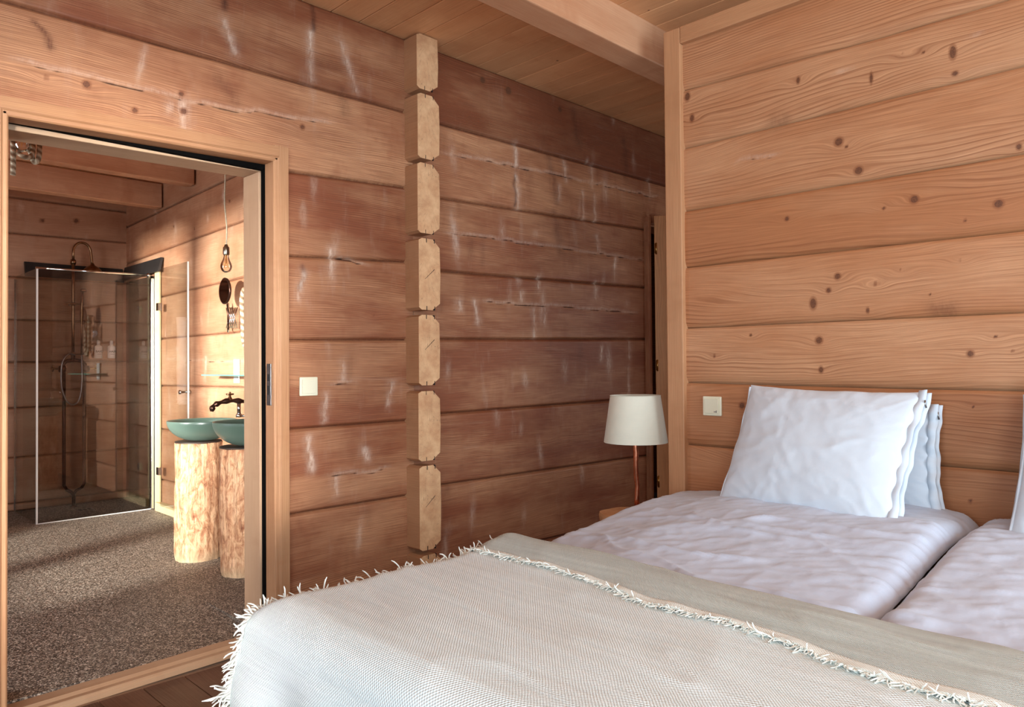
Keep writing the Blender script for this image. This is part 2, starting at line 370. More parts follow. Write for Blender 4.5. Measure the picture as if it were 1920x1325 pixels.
def weave(name, c, c2, pitch=.0078, b=1.0):
    s = NT(name); X, Y, _ = s.sep(s.uv())
    n = s.noise(s.comb(s.math('MULTIPLY', X, 30), s.math('MULTIPLY', Y, 6)), 1, 4, .6)
    k = 2*math.pi/pitch
    wob = s.math('MULTIPLY', n, .004)
    a = s.math('SINE', s.math('MULTIPLY', s.math('ADD', X, wob), k)); d = s.math('SINE', s.math('MULTIPLY', s.math('ADD', Y, wob), k))
    w = s.math('MULTIPLY_ADD', s.math('MULTIPLY', a, d), .5, .5)
    str_ = s.noise(s.comb(s.math('MULTIPLY', X, 2.6), s.math('MULTIPLY', Y, 42)), 1, 4, .65)
    h = s.math('ADD', s.math('MULTIPLY', w, .55), s.math('MULTIPLY', str_, 1.3))
    s.bump(h, b, .0035)
    cc = s.mix(s.math('MULTIPLY_ADD', w, .7, .3), c2, c); cc = s.mix(s.rng(str_, .35, .65, .55, 0), cc, c2)
    s.b.inputs['Sheen Weight'].default_value = .15
    return s.fin(cc, .9, 0, .1)
M['throw'] = weave('cream_woven_cotton', lin(248, 254, 252), lin(222, 230, 228))
M['flap'] = weave('darker_woven_cotton', lin(228, 230, 220), lin(184, 185, 176), .0045)  # flap weave set darker and greyer than the throw
M['fringe'] = plain('cotton_fringe', lin(244, 242, 232), .9, nscale=80, namp=.06)
M['hem'] = weave('pale_hem_band', lin(252, 252, 242), lin(226, 224, 212), .006, .6)

def pebbles():
    s = NT('pebble_resin_floor'); p = s.obj()
    v = s.voro(p, 210); r = s.sep(v.outputs['Color'])
    c = s.ramp(r[0], [(0, lin(52, 42, 36)), (.35, lin(96, 82, 72)), (.6, lin(140, 124, 110)), (.82, lin(176, 160, 142)), (1, lin(224, 212, 196))])
    v2 = s.voro(p, 90); r2 = s.sep(v2.outputs['Color']); k = s.rng(r2[1], 0, 1, .75, 1.2)
    c = s.mix(1.0, c, s.comb(k, k, k), 'MULTIPLY')
    c = s.mix(s.rng(v.outputs['Distance'], .5, .9, 0, .8), c, lin(36, 28, 24))
    s.bump(v.outputs['Distance'], -.5, .003)
    return s.fin(c, .55, 0, .35)
M['pebbles'] = pebbles()
def planks():
    s = wood('dark_wood_tile', lin(112, 74, 56), lin(84, 50, 38), lin(60, 34, 26), ring=.5, freq=90, warp=.07, blotch=.7, knots=.0, fine=.5, rough=.38, bump=.2, spec=.4)
    return s
M['planks'] = planks()
M['grout'] = plain('light_grout', lin(176, 150, 128), .8, nscale=60, namp=.15)
def pedestal():
    s = NT('hewn_pine_log'); p = s.obj(); X, Y, Z = s.sep(p)
    ang = s.math('ARCTAN2', Y, X)
    q = s.comb(s.math('MULTIPLY', ang, 1.0), s.math('MULTIPLY', Z, 3.4), 0)
    v = s.noise(q, 3.6, 6, .68, .9); v2 = s.noise(s.comb(s.math('MULTIPLY', ang, 4.0), s.math('MULTIPLY', Z, 3.0)), 3.0, 4, .65, 1.0)
    c = s.ramp(v, [(0.30, lin(126, 74, 48)), (.45, lin(196, 142, 104)), (.6, lin(232, 190, 150)), (.78, lin(214, 160, 120))])
    c = s.mix(s.rng(v2, .5, .66, 0, .6, True), c, lin(150, 86, 54))
    st = s.noise(s.comb(s.math('MULTIPLY', ang, 9.0), s.math('MULTIPLY', Z, 1.2), 4), 1.0, 3, .6)
    ck = s.rng(s.math('ABSOLUTE', s.math('SUBTRACT', st, .5)), 0, .008, .75, 0); c = s.mix(ck, c, lin(96, 56, 36))
    c = s.mix(s.rng(Z, 0.0, .07, .5, 0), c, lin(216, 196, 160))
    s.bump(s.math('SUBTRACT', v, s.math('MULTIPLY', ck, .5)), .8, .01)
    return s.fin(c, .6, 0, .3)
M['pedestal'] = pedestal()
def ropemat():
    s = NT('twisted_hemp_rope'); X, Y, _ = s.sep(s.uv())
    f = s.math('FRACT', s.math('ADD', s.math('MULTIPLY', X, 1.0), s.math('MULTIPLY', Y, 1.0)))
    h = s.math('SINE', s.math('MULTIPLY', s.math('ADD', X, Y), 2*math.pi*1.0))
    n = s.noise(s.obj(), 220, 3, .7)
    c = s.mix(s.rng(h, -.7, .4), lin(140, 116, 92), lin(214, 196, 168)); c = s.mix(s.rng(n, .4, .7, 0, .35), c, lin(150, 124, 96))
    s.bump(s.math('ADD', h, s.math('MULTIPLY', n, .4)), 1.0, .004)
    return s.fin(c, .85, 0, .1)
M['rope'] = ropemat()

# ------------------------------------------------------------ log walls
def seg_interp(u, pts):
    return np.interp(u, [p[0] for p in pts], [p[1] for p in pts])
def log_wall(mb, mapf, u0, u1, seams, du, dv, seed, knots=(), scr=(), stains=(), cracks=(), holes=(), groove=(.016, .0075), lap=0.0, hew=.003, tones=None, hues=None, rnd_pale=0, flip=False, bow=0.0):
    """a stack of hewn logs as one fine surface; seams = list of [(u,z),...] bottom to top"""
    us = np.linspace(u0, u1, max(2, int(round((u1-u0)/du))+1))
    rs = np.random.RandomState(seed)
    zmin = min(p[1] for p in seams[0]); zmax = max(p[1] for p in seams[-1])
    for i in range(len(seams)-1):
        zb = seg_interp(us, seams[i]); zt = seg_interp(us, seams[i+1]); H = float(np.mean(zt-zb)); nv = max(8, int(H/dv))
        t = np.linspace(0, 1, nv+1); t = t + .05*np.sin(2*np.pi*t)*-1    # denser near the seams
        e = np.array([0, .006/H, .014/H]); t = np.unique(np.concatenate([t, e, 1-e]))
        U = us[:, None]+0*t[None]; Z = zb[:, None]+(zt-zb)[:, None]*t[None]
        wob = (fbm(U*1.3, U*0+i*5.1, seed+i)-.5)*.012
        edge = (1-np.abs(2*t-1))[None]
        Z = Z+wob*np.minimum(1, np.abs(1-edge)*1.0)*(1 if 0 < i else 0)*0
        db = (Z-zb[:, None]); dt = (zt[:, None]-Z)
        gd, gw = groove
        d = -gd*np.exp(-(db/gw)**2)-gd*np.exp(-(dt/gw)**2)
        if lap: d = d-lap*sstep(1-db/.035)
        d = d+bow*(1-(2*t[None]-1)**2)
        d = d+hew*((fbm(U*5.0, Z*2.2+i*3, seed+50, 3)-.5)*2)
        ox, oy = rs.uniform(0, 60), rs.uniform(0, 60)
        UV = np.stack([U+ox, Z+oy], -1)
        knot = np.zeros_like(U); warp = np.zeros_like(U); pale = np.zeros_like(U); dark = np.zeros_like(U); crack = np.zeros_like(U)
        for (ku, kz, r, el) in knots:
            if kz < zb.min()-.05 or kz > zt.max()+.05: continue
            q = np.sqrt(((U-ku)/r)**2+((Z-kz)/(r*el))**2)
            knot = np.maximum(knot, 1.7-q)
            s_ = max(.03, r*2.6); g = np.exp(-((U-ku)/(s_*1.9))**2-((Z-kz)/(s_*.9))**2)
            warp = warp-g*(Z-kz)*.55+g*.012
        for (a, b, c_, d_) in scr:
            if max(b, d_) < zb.min()-.05 or min(b, d_) > zt.max()+.05: continue
            L2 = (c_-a)**2+(d_-b)**2; tt = np.clip(((U-a)*(c_-a)+(Z-b)*(d_-b))/L2, 0, 1)
            wv = (vnoise(Z*30, U*0+a*7, 3)-.5)*.012
            q = np.hypot(U+wv-(a+tt*(c_-a)), Z-(b+tt*(d_-b)))
            w = .0085*(.6+.8*vnoise(Z*40, U*20, 5))
            pale = np.maximum(pale, (np.exp(-(q/w)**2)*.48+np.exp(-(q/(w*3.0))**2)*.3)*(.35+.9*vnoise(U*14, Z*11, 14))); d = d-.004*np.exp(-(q/.01)**2)
        for (a, b, c_, d_, k_) in stains:
            if max(b, d_) < zb.min()-.05 or min(b, d_) > zt.max()+.05: continue
            L2 = (c_-a)**2+(d_-b)**2; tt = np.clip(((U-a)*(c_-a)+(Z-b)*(d_-b))/L2, 0, 1)
            q = np.hypot(U+(vnoise(Z*22, U*9, 8)-.5)*.03-(a+tt*(c_-a)), Z-(b+tt*(d_-b)))
            dark = np.maximum(dark, np.exp(-(q/(.012 if k_ >= .85 else .03))**2)*k_*(.95 if k_ >= .85 else .55))
        for c in cracks:
            cu = c[0::2]; cz = c[1::2]; zc = np.interp(us, cu, cz)[:, None]+(vnoise(U*14, U*0, 4)-.5)*.016+(vnoise(U*50, U*0, 6)-.5)*.005
            inside = sstep((U-cu[0])/.08)*sstep((cu[-1]-U)/.08)
            sd = np.abs(Z-zc); wdt = (.0035+.004*vnoise(U*9, U*0, 9))*np.maximum(inside, .02)
            crack = np.maximum(crack, (1-np.minimum(1, sd/(.016)))*inside*(.75+.25*vnoise(U*9, U*0, 9))+0*wdt)
            d = d-.004*np.exp(-(sd/.006)**2)*inside
            pale = np.maximum(pale, .3*np.exp(-((Z-zc-.008)/.008)**2)*inside)
        for _ in range(rnd_pale):
            a = rs.uniform(u0, u1); b = rs.uniform(zb.mean(), zt.mean()); w_ = rs.uniform(.008, .03); hh = rs.uniform(.02, .11)
            g = np.exp(-(((U-a)+(Z-b)*rs.uniform(-.2, .2))/w_)**2-((Z-b)/hh)**2)
            if rs.rand() < .6: pale = np.maximum(pale, g*rs.uniform(.15, .5))
            else: dark = np.maximum(dark, g*rs.uniform(.1, .35))
        ends = np.exp(-(db/.006)**2)*.6+np.exp(-(dt/.004)**2)*.5+np.exp(-db/.025)*.18
        dark = np.clip(np.maximum(dark, ends*(1 if rnd_pale else .22)), 0, 1)
        mask = None
        if holes:
            uc = (U[:-1, :-1]+U[1:, :-1])/2; zc_ = (Z[:-1, :-1]+Z[:-1, 1:])/2; mask = np.ones_like(uc, bool)
            for (a, b, c_, d_) in holes: mask &= ~((uc > a) & (uc < b) & (zc_ > c_) & (zc_ < d_))
        P = mapf(U, Z, d)
        tone = (tones[i] if tones else rs.uniform(-.08, .08)); hue = (hues[i] if hues else rs.uniform(-.15, .3))
        mb.grid(P, UV, mask, attrs={'knot': knot, 'warp': warp, 'pale': np.clip(pale, 0, 1), 'dark': dark, 'crack': crack,
                                    'tone': np.full(U.shape, tone), 'hue': np.full(U.shape, hue)}, flip=flip)

KA=[(0.816,2.247,0.014,1),(1.155,2.298,0.011,1),(1.165,2.232,0.013,1),(0.982,2.191,0.011,1),(1.685,2.283,0.012,1),(0.689,2.238,0.007,1),(2.788,2.788,0.02,1),(2.988,2.78,0.025,1),(3.435,2.779,0.019,1),(1.67,1.122,0.005,1),(2.059,1.458,0.005,1)]
KC=[(1.883,2.055,0.016,1),(1.954,1.931,0.015,1),(2.402,1.734,0.014,1),(2.145,1.791,0.014,1),(1.674,1.79,0.009,1),(2.042,1.774,0.006,1),(2.303,1.693,0.005,1),(2.275,2.281,0.011,2.2),(1.728,2.335,0.007,2),(2.005,2.266,0.006,3.5),(2.28,2.206,0.01,0.8),(1.223,2.403,0.013,1.5),(1.246,2.3,0.011,1.5),(2.115,2.323,0.005,0.7),(2.183,2.308,0.005,0.7),(1.871,1.54,0.012,1),(1.836,1.489,0.01,1),(1.775,1.442,0.013,1.7),(1.979,1.403,0.006,1.8),(2.008,1.5,0.006,1),(2.094,1.541,0.004,1),(2.285,1.558,0.004,1),(2.19,1.445,0.004,1),(1.796,1.297,0.014,1),(1.802,1.182,0.009,1.4),(2.312,1.236,0.011,1),(2.386,1.292,0.005,1),(2.434,1.241,0.004,1),(1.511,1.327,0.006,1),(1.342,1.243,0.006,1),(1.468,1.032,0.013,1),(1.48,0.972,0.012,1),(2.304,0.734,0.006,1),(2.317,1.056,0.004,1),(2.223,0.723,0.004,1),(1.912,2.03,0.006,1),(2.461,1.913,0.008,1.2)]
SA=[(1.329,2.644,1.374,2.524),(1.73,2.725,1.729,2.506),(1.888,2.724,1.969,2.519),(1.69,1.621,1.664,1.512),(1.889,1.228,1.894,1.153),(1.801,1.082,1.789,0.961),(1.708,0.895,1.726,0.75),(2.003,0.822,2.024,0.77),(1.849,0.701,1.849,0.627),(2.166,1.122,2.143,1.018),(1.155,2.268,1.165,2.057),(3.04,2.478,3.048,2.362),(3.047,2.3,3.062,2.117),(3.465,2.459,3.489,2.351),(3.428,2.301,3.417,2.227),(3.742,2.483,3.74,2.352),(3.648,2.303,3.651,2.134),(3.761,2.297,3.769,2.136),(4.379,2.495,4.39,2.383),(3.79,2.038,3.799,1.946),(3.98,1.908,3.966,1.772),(3.774,1.73,3.761,1.639),(3.083,1.628,3.082,1.587),(2.716,1.555,2.739,1.446),(2.609,1.549,2.616,1.51),(3.19,1.537,3.192,1.38),(3.287,1.541,3.282,1.465),(3.229,1.729,3.228,1.665),(3.828,1.324,3.815,1.238),(4.125,1.36,4.123,1.255),(4.11,1.183,4.107,1.014),(1.827,1.743,1.831,1.62)]
DA=[(0.661,2.419,0.697,2.349,1),(1.324,2.732,1.324,2.698,1),(1.739,2.85,1.738,2.74,1),(1.776,2.592,1.888,2.599,0.6),(1.306,2.393,1.373,2.322,0.7),(1.887,2.498,1.901,2.401,0.7),(3.333,2.48,3.402,2.199,0.8),(3.377,2.13,3.423,1.907,0.8),(3.562,2.793,3.611,2.601,0.8),(4.089,2.736,4.115,2.486,0.8),(1.691,1.657,1.669,1.56,0.9),(3.038,2.299,3.036,2.129,0.9),(2.681,1.889,2.695,1.803,0.6)]
CA=[(0.552,2.267,0.92,2.274,1.283,2.277,1.875,2.338),(2.462,2.324,3.191,2.357,4.53,2.397),(2.48,1.908,2.922,1.916,3.231,1.919,4.355,1.928),(2.736,1.556,3.135,1.559,3.467,1.563,4.252,1.557),(1.768,1.127,1.996,1.131),(1.766,0.715,2.054,0.703,2.179,0.716),(1.799,1.715,2.06,1.689)]
CC=[(1.834,2.314,1.973,2.309),(2.294,2.315,2.401,2.315),(1.429,2.049,1.517,2.059,1.674,2.056)]

CEIL = 2.86
# back wall of the bedroom, left of and right of the crossing log ends
SL = [[(-1.5, 0.0), (2.3, 0.0)], [(-1.5, .15), (2.3, .146)], [(-1.5, .56), (2.3, .564)], [(-1.5, .93), (2.3, .937)], [(-1.5, 1.31), (1.63, 1.329), (2.3, 1.341)],
      [(-1.5, 1.67), (1.63, 1.698), (2.3, 1.733)], [(-1.5, 2.02), (1.63, 2.072), (2.3, 2.107)], [(-1.5, 2.44), (.55, 2.466), (2.3, 2.486)], [(-1.5, CEIL), (2.3, CEIL)]]
SR = [[(2.3, 0.0), (5.9, 0.0)], [(2.3, .18), (5.9, .15)], [(2.3, .592), (4.37, .573), (5.9, .56)], [(2.3, .958), (4.37, .976), (5.9, .99)], [(2.3, 1.345), (4.37, 1.383), (5.9, 1.41)],
      [(2.3, 1.70), (4.37, 1.743), (5.9, 1.77)], [(2.3, 2.08), (4.37, 2.15), (5.9, 2.20)], [(2.3, 2.475), (4.6, 2.499), (5.9, 2.51)], [(2.3, CEIL), (5.9, CEIL)]]
HOLE1 = (.54, 1.57, -.1, 2.11); HOLE2 = (4.36, 5.25, -.1, 2.2)
mb = MB(); mA = lambda u, z, d: np.stack([u, -d, z], -1)
log_wall(mb, mA, -1.5, 2.30, SL, .0095, .009, 3, KA, SA, DA, CA, [HOLE1], tones=[-.1, .0, -.02, -.02, .0, -.05, .06, -.08], hues=[.2, .1, .2, .2, .15, .35, -.25, .3], rnd_pale=12)
log_wall(mb, mA, 2.30, 5.9, SR, .0095, .009, 5, KA, SA, DA, CA, [HOLE2], tones=[-.05, -.04, -.03, -.06, -.04, -.02, .10, -.14], hues=[.3, .25, .3, .4, .3, .2, -.1, .7], rnd_pale=14)
for a, b, c, d in ((-1.6, .545, 0, CEIL), (1.565, 4.37, 0, CEIL), (5.24, 5.9, 0, CEIL), (.545, 1.565, 2.10, CEIL), (4.37, 5.24, 2.19, CEIL)):
    mb.box(a, b, .035, .20, c, d)
mb.build('wall_back', M['wall_a'], kind='structure')

# headboard partition wall
SC = [[(1.2, z0), (2.05, z0+a), (5.8, z0+b)] for z0, a, b in ((0, 0, 0), (.02, 0, 0), (.30, 0, .0), (.575, -.003, -.01), (.848, -.004, -.01), (1.124, -.012, -.03), (1.366, 0, 0), (1.637, -.002, -.01), (1.891, -.005, -.01), (2.172, .001, 0), (2.434, -.028, -.03), (2.66, 0, 0))]
mb = MB(); mC = lambda u, z, d: np.stack([2.9-d, -u, z], -1)
log_wall(mb, mC, 1.2, 2.75, SC, .006, .0075, 21, KC, (), [(1.62, 2.20, 1.66, 2.19, .6), (2.2, 1.395, 2.24, 1.39, .8)], CC, groove=(.006, .006), lap=.010, hew=.0012, bow=.003,
         tones=[0, 0, -.05, -.06, -.05, .0, .02, -.02, .0, .0, .02, .03][:11], hues=[.3, .3, .6, .8, .5, -.2, .2, .9, .1, .0, .2][:11])
KX = [(2.9, 2.3, .012, 1), (3.3, 1.95, .014, 1), (3.8, 2.25, .010, 1.5), (4.3, 1.5, .013, 1), (3.1, 1.2, .010, 1), (3.6, 1.35, .006, 1), (4.7, 2.1, .012, 1), (3.0, 1.78, .008, 1), (4.0, 1.76, .012, 1), (5.1, 1.1, .01, 1), (3.5, .9, .012, 1)]
log_wall(mb, mC, 2.75, 5.8, SC, .010, .0085, 21, KX, (), (), (), groove=(.006, .006), lap=.010, hew=.0012, bow=.003,
         tones=[0, 0, -.05, -.06, -.05, .0, .02, -.02, .0, .0, .02], hues=[.3, .3, .6, .8, .5, -.2, .2, .9, .1, .0, .2])
mb.box(2.93, 3.03, -5.8, -1.14, 0, 2.69)
mb.build('wall_headboard', M['wall_c'], kind='structure')
# trim boards round the partition
mb = MB(); mb.prism([(2.873, -1.118), (3.06, -1.118), (3.06, -1.17), (2.95, -1.202), (2.873, -1.202)], 2, 0, 2.715, off=(3, 8)); mb.build('trim_1', M['trim'], kind='structure', bevel=.004)
mb = MB(); mb.hexa([(x, y, z) for z in (2.64, 2.716) for y in (-5.8, -1.203) for x in (2.873, 3.06)], grain=1, off=(9, 2)); mb.build('trim_2', M['trim'], kind='structure', bevel=.004)

# crossing log ends
zr = [(2.577, 2.86), (2.232, 2.563), (1.862, 2.220), (1.482, 1.844), (1.110, 1.466), (.737, 1.090), (.300, .722), (.0, .285)]
for i, (a, b) in enumerate(zr):
    mb = MB(); ct = .0 if b > 2.85 else .03; x0, x1 = 2.252, 2.384+[0, .004, .006, 0, -.002, .004, 0, .004][i]; y0 = -.102-[.0, .004, .0, .006, .002, -.004, .0, .004][i]
    z0, z1 = a+.004, b-.004; cb = .028 if a > .05 else 0
    prof = [(x0, z0+.012), (x0+.018, z0), (x1-.05, z0), (x1, z0+cb*1.2+.001), (x1+.004, (z0+z1)/2), (x1, z1-ct*1.3-.001), (x1-.045, z1), (x0+.02, z1), (x0, z1-.010)]
    n = len(prof); cx, cz = (2.318+random.uniform(-.04, .05), (z0+z1)/2+random.uniform(-.15, .15))
    i0 = len(mb.v)
    ys = [y0, 0.05]; ox = random.uniform(0, 50)
    for y in ys: mb.v.extend([(p[0], y, p[1]) for p in prof])
    dd = 0
    for k in range(n):
        j = (k+1) % n; L = math.dist(prof[k], prof[j])
        mb.face([i0+k, i0+n+k, i0+n+j, i0+j], [(ox, dd), (ox+.15, dd), (ox+.15, dd+L), (ox, dd+L)], 0); dd += L
    mb.face([i0+k for k in range(n)], [(p[0]-cx, p[1]-cz) for p in prof], 1)
    for xx in (2.30, 2.35):
        for zz, s_ in ((z0, 1), (z1, -1)):
            if (zz == z0 and a < .05): continue
            if zz == z1 and b > 2.85: continue
            mb.box(xx-.0022, xx+.0022, y0-.0012, y0+.01, min(zz, zz+s_*.020), max(zz, zz+s_*.020), mi=2)
    if i in (3, 4, 6, 7):   # drying crack in the end grain
        q = random.uniform(-.03, .03); c0 = (2.29, (z0+z1)/2+q-.02); c1 = (2.35, (z0+z1)/2+q+.03)
        mb.hexa([(c0[0], y0-.001, c0[1]), (c1[0], y0-.001, c1[1]), (c0[0], y0+.01, c0[1]), (c1[0], y0+.01, c1[1]),
                 (c0[0], y0-.001, c0[1]+.002), (c1[0], y0-.001, c1[1]+.004), (c0[0], y0+.01, c0[1]+.002), (c1[0], y0+.01, c1[1]+.004)], mi=2)
    mb.build('trim_%d' % (i+3), [M['casing'], M['end'], M['kerf']], kind='structure', bevel=.0035)

# floor, ceiling, outer walls
mb = MB(); mb.box(-1.5, 6.0, -5.8, .21, -.12, -.004, mi=1)
x = -1.5-.084
k = 0
while x < 5.9:
    x1 = x+.1525; y = -5.8+(k % 3)*.4-.8
    while y < 0:
        a, b = max(y, -5.8), min(y+1.2, -.0)
        if b-a > .02: mb.box(max(x, -1.5)+.0022, x1-.0022, a+.002, b-.002, -.02, 0, grain=1, tone=random.uniform(-.2, .2))
        y += 1.2
    x = x1; k += 1
mb.build('floor', [M['planks'], M['grout']], kind='structure')
mb = MB(); x = -1.5; mb.box(-1.6, 6.0, -5.9, .2, CEIL+.02, CEIL+.1)
while x < 5.9:
    x1 = x+.152; t = random.uniform(-.1, .1)
    mb.prism([(x+.002, CEIL+.02), (x+.002, CEIL+.003), (x+.005, CEIL), (x1-.005, CEIL), (x1-.002, CEIL+.004), (x1-.002, CEIL+.02)], 1, -5.8, .03); x = x1
    mb.setattr(len(mb.v)-12, 'tone', np.full(12, t))
mb.build('ceiling', M['ceil'], kind='structure')
def wall_with_holes(name, axis, pos, thick, u0, u1, z1, holes, mat):
    mb = MB(); edges = [u0]+[e for h in holes for e in h[:2]]+[u1]
    def bx(a, b, c, d):
        if axis == 0: mb.box(min(pos, pos+thick), max(pos, pos+thick), a, b, c, d, grain=1)
        else: mb.box(a, b, min(pos, pos+thick), max(pos, pos+thick), c, d, grain=0)
    for k in range(0, len(edges), 2): bx(edges[k], edges[k+1], 0, z1)
    for a, b, c, d in holes: bx(a, b, 0, c); bx(a, b, d, z1)
    return mb.build(name, mat, kind='structure')
WL = [(-5.15, -3.95, .42, 2.38), (-3.35, -2.15, .42, 2.38)]
wall_with_holes('wall_left', 0, -1.5, -.12, -5.9, .0, CEIL, WL, M['wall_c'])
wall_with_holes('wall_front', 1, -5.8, -.12, -1.5, 6.0, CEIL, [(.4, 2.2, .45, 2.55)], M['wall_c'])
wall_with_holes('wall_right', 0, 5.9, .12, -5.8, 2.0, CEIL, [(-3.2, -1.6, .8, 2.3)], M['wall_c'])
def window(name, axis, pos, u0, u1, z0, z1, mw=.03):
    r = struct_empty(name); f = MB()
    def bx(m, a, b, c, d, t0, t1):
        if axis == 0: m.box(pos+t0, pos+t1, a, b, c, d)
        else: m.box(a, b, pos+t0, pos+t1, c, d)
    t0, t1 = -.11, -.045; w = .06
    bx(f, u0, u0+w, z0, z1, t0, t1); bx(f, u1-w, u1, z0, z1, t0, t1); bx(f, u0+w, u1-w, z0, z0+w, t0, t1); bx(f, u0+w, u1-w, z1-w, z1, t0, t1)
    um = (u0+u1)/2; bx(f, um-mw, um+mw, z0+w, z1-w, t0, t1)
    f.build('window_frame', M['trim'], r); g = MB(); bx(g, u0+w, um-mw, z0+w, z1-w, -.08, -.075); g.build('window_pane', M['glass'], r)
    g = MB(); bx(g, um+mw, u1-w, z0+w, z1-w, -.08, -.075); g.build('window_pane', M['glass'], r)
window('window_1', 0, -1.5, *WL[0]); window('window_2', 0, -1.5, *WL[1]); window('added_window_5', 0, 6.02, -3.2, -1.6, .8, 2.3); window('added_window_3', 1, -5.8, .4, 2.2, .45, 2.55)  # right and front windows are unseen, added as sources for fill light
# baseboards along the back wall
mb = MB(); mb.prism([(-.028, 0), (-.028, .15), (-.018, .165), (.0, .165), (.0, 0)], 0, 2.39, 4.33); mb.build('baseboard_back', M['wall_a'], kind='structure', bevel=.003)
mb = MB(); mb.prism([(-.022, 0), (-.022, .135), (-.015, .145), (.0, .145), (.0, 0)], 0, 1.605, 2.25); mb.build('baseboard_left_of_logs', M['wall_a'], kind='structure', bevel=.003)
# ceiling beam of the bedroom
mb = MB(); mb.hexa([(x, y, z) for z in (2.675, CEIL+.005) for y in (-.955, -.81) for x in (-1.5, 5.9)], grain=0, off=(4.2, 1.3)); mb.build('trim_11', M['beam'], kind='structure', bevel=.006)

# ------------------------------------------------------------ bathroom doorway
def skew(mb, k, x0=1.05):
    mb.v = [(p[0], p[1], p[2]+(p[0]-x0)*k) for p in mb.v]
d1 = struct_empty('door_1')
mb = MB(); prof = [(1.602, .0), (1.602, -.030), (1.560, -.034), (1.553, -.026), (1.540, -.026), (1.534, -.020), (1.534, .055), (1.575, .055), (1.575, .0)]
mb.prism(prof, 2, 0, 2.168, off=(2, 5)); mb.build('door_casing', M['casing'], d1, bevel=.002)
mb = MB(); prof = [(.506, .0), (.506, -.030), (.548, -.034), (.555, -.026), (.567, -.026), (.573, -.020), (.573, .055), (.535, .055), (.535, .0)]
mb.prism(prof, 2, 0, 2.09, off=(6, 1)); mb.build('door_casing', M['casing'], d1, bevel=.002)
mb = MB(); prof = [(.0, 2.148), (-.030, 2.148), (-.034, 2.106), (-.026, 2.099), (-.026, 2.088), (-.020, 2.082), (.055, 2.082), (.055, 2.12), (.0, 2.12)]
mb.prism(prof, 0, .44, 1.558, off=(3, 3)); skew(mb, .03); mb.build('door_casing', M['casing'], d1, bevel=.002)
mb = MB(); mb.box(1.530, 1.56, .056, .084, .04, 2.08); mb.box(.54, .579, .056, .084, .04, 2.08); mb.box(.56, 1.54, .056, .084, 2.073, 2.1); mb.build('door_seal', M['black'], d1)
mb = MB(); mb.box(1.520, 1.57, .085, .235, .042, 2.07, grain=2); mb.build('door_jamb', M['jamb'], d1, bevel=.003)
mb = MB(); mb.box(.54, .590, .085, .235, .042, 2.07, grain=2); mb.build('door_jamb', M['jamb'], d1, bevel=.003)
mb = MB(); mb.box(.560, 1.55, .085, .235, 2.062, 2.10, grain=0); skew(mb, .02); mb.build('door_jamb', M['jamb'], d1, bevel=.003)
mb = MB(); mb.prism([(.022, .0), (.022, .020), (.030, .030), (.052, .031), (.066, .040), (.128, .041), (.128, .0)], 0, .575, 1.532, off=(1, 1)); skew(mb, .02); mb.build('door_sill', M['jamb'], d1, bevel=.003)
sp = MB(); sp.box(1.529, 1.5335, -.002, .036, 1.045, 1.225); o = sp.build('strike_plate', M['steel'], d1, bevel=.001); o['label'] = 'steel strike plate'
sp = MB(); sp.box(1.5275, 1.5292, .008, .026, 1.09, 1.13); sp.box(1.5275, 1.5292, .008, .026, 1.15, 1.18); sp.build('latch_opening', M['ink'], o)

# ------------------------------------------------------------ far door, standing open beside the partition
d2 = struct_empty('door_2')
mb = MB(); mb.prism([(4.308, -.035), (4.345, -.035), (4.345, .0), (4.39, .0), (4.39, .21), (4.36, .21), (4.36, .03), (4.308, .0)], 2, 0, 2.235); mb.build('door_casing', M['wall_a'], d2, bevel=.002)
mb = MB(); mb.box(4.40, 5.3, -.03, .21, 2.2, 2.26, grain=0); mb.build('door_casing', M['wall_a'], d2)
hx, hy = 4.362, -.050; dirx, diry = math.cos(R(-58)), math.sin(R(-58)); nx, ny = -diry, dirx
def leafbox(m, a, b, t0, t1, z0, z1, mi=0, off=None):
    m.hexa([(hx+dirx*u+nx*t, hy+diry*u+ny*t, z) for z in (z0, z1) for t in (t0, t1) for u in (a, b)], grain=2, mi=mi, off=off)
mb = MB(); leafbox(mb, .0, .80, -.02, .02, .015, 2.238, off=(5, 2)); lf = mb.build('door_leaf', M['leaf'], d2, bevel=.003)
for z in (2.01, 1.20, .40):
    mb = MB(); mb.tube([(hx-.012, hy-.022, z-.04), (hx-.012, hy-.022, z+.04)], .0055, 10); mb.box(hx-.020, hx-.012, hy-.018, hy-.015, z-.035, z+.035); o = mb.build('hinge', M['brass'], lf); o['label'] = 'brass hinge'
mb = MB(); mb.box(2.4, 6.02, .2, 1.3, -.1, -.005); mb.build('floor_corridor', M['planks'], kind='structure')
mb = MB(); mb.box(2.4, 6.02, .2, 1.3, CEIL, CEIL+.08); mb.build('ceiling_corridor', M['ceil'], kind='structure')
mb = MB(); mb.box(2.4, 5.9, 1.2, 1.3, 0, CEIL); mb.build('wall_corridor', M['wall_c'], kind='structure')

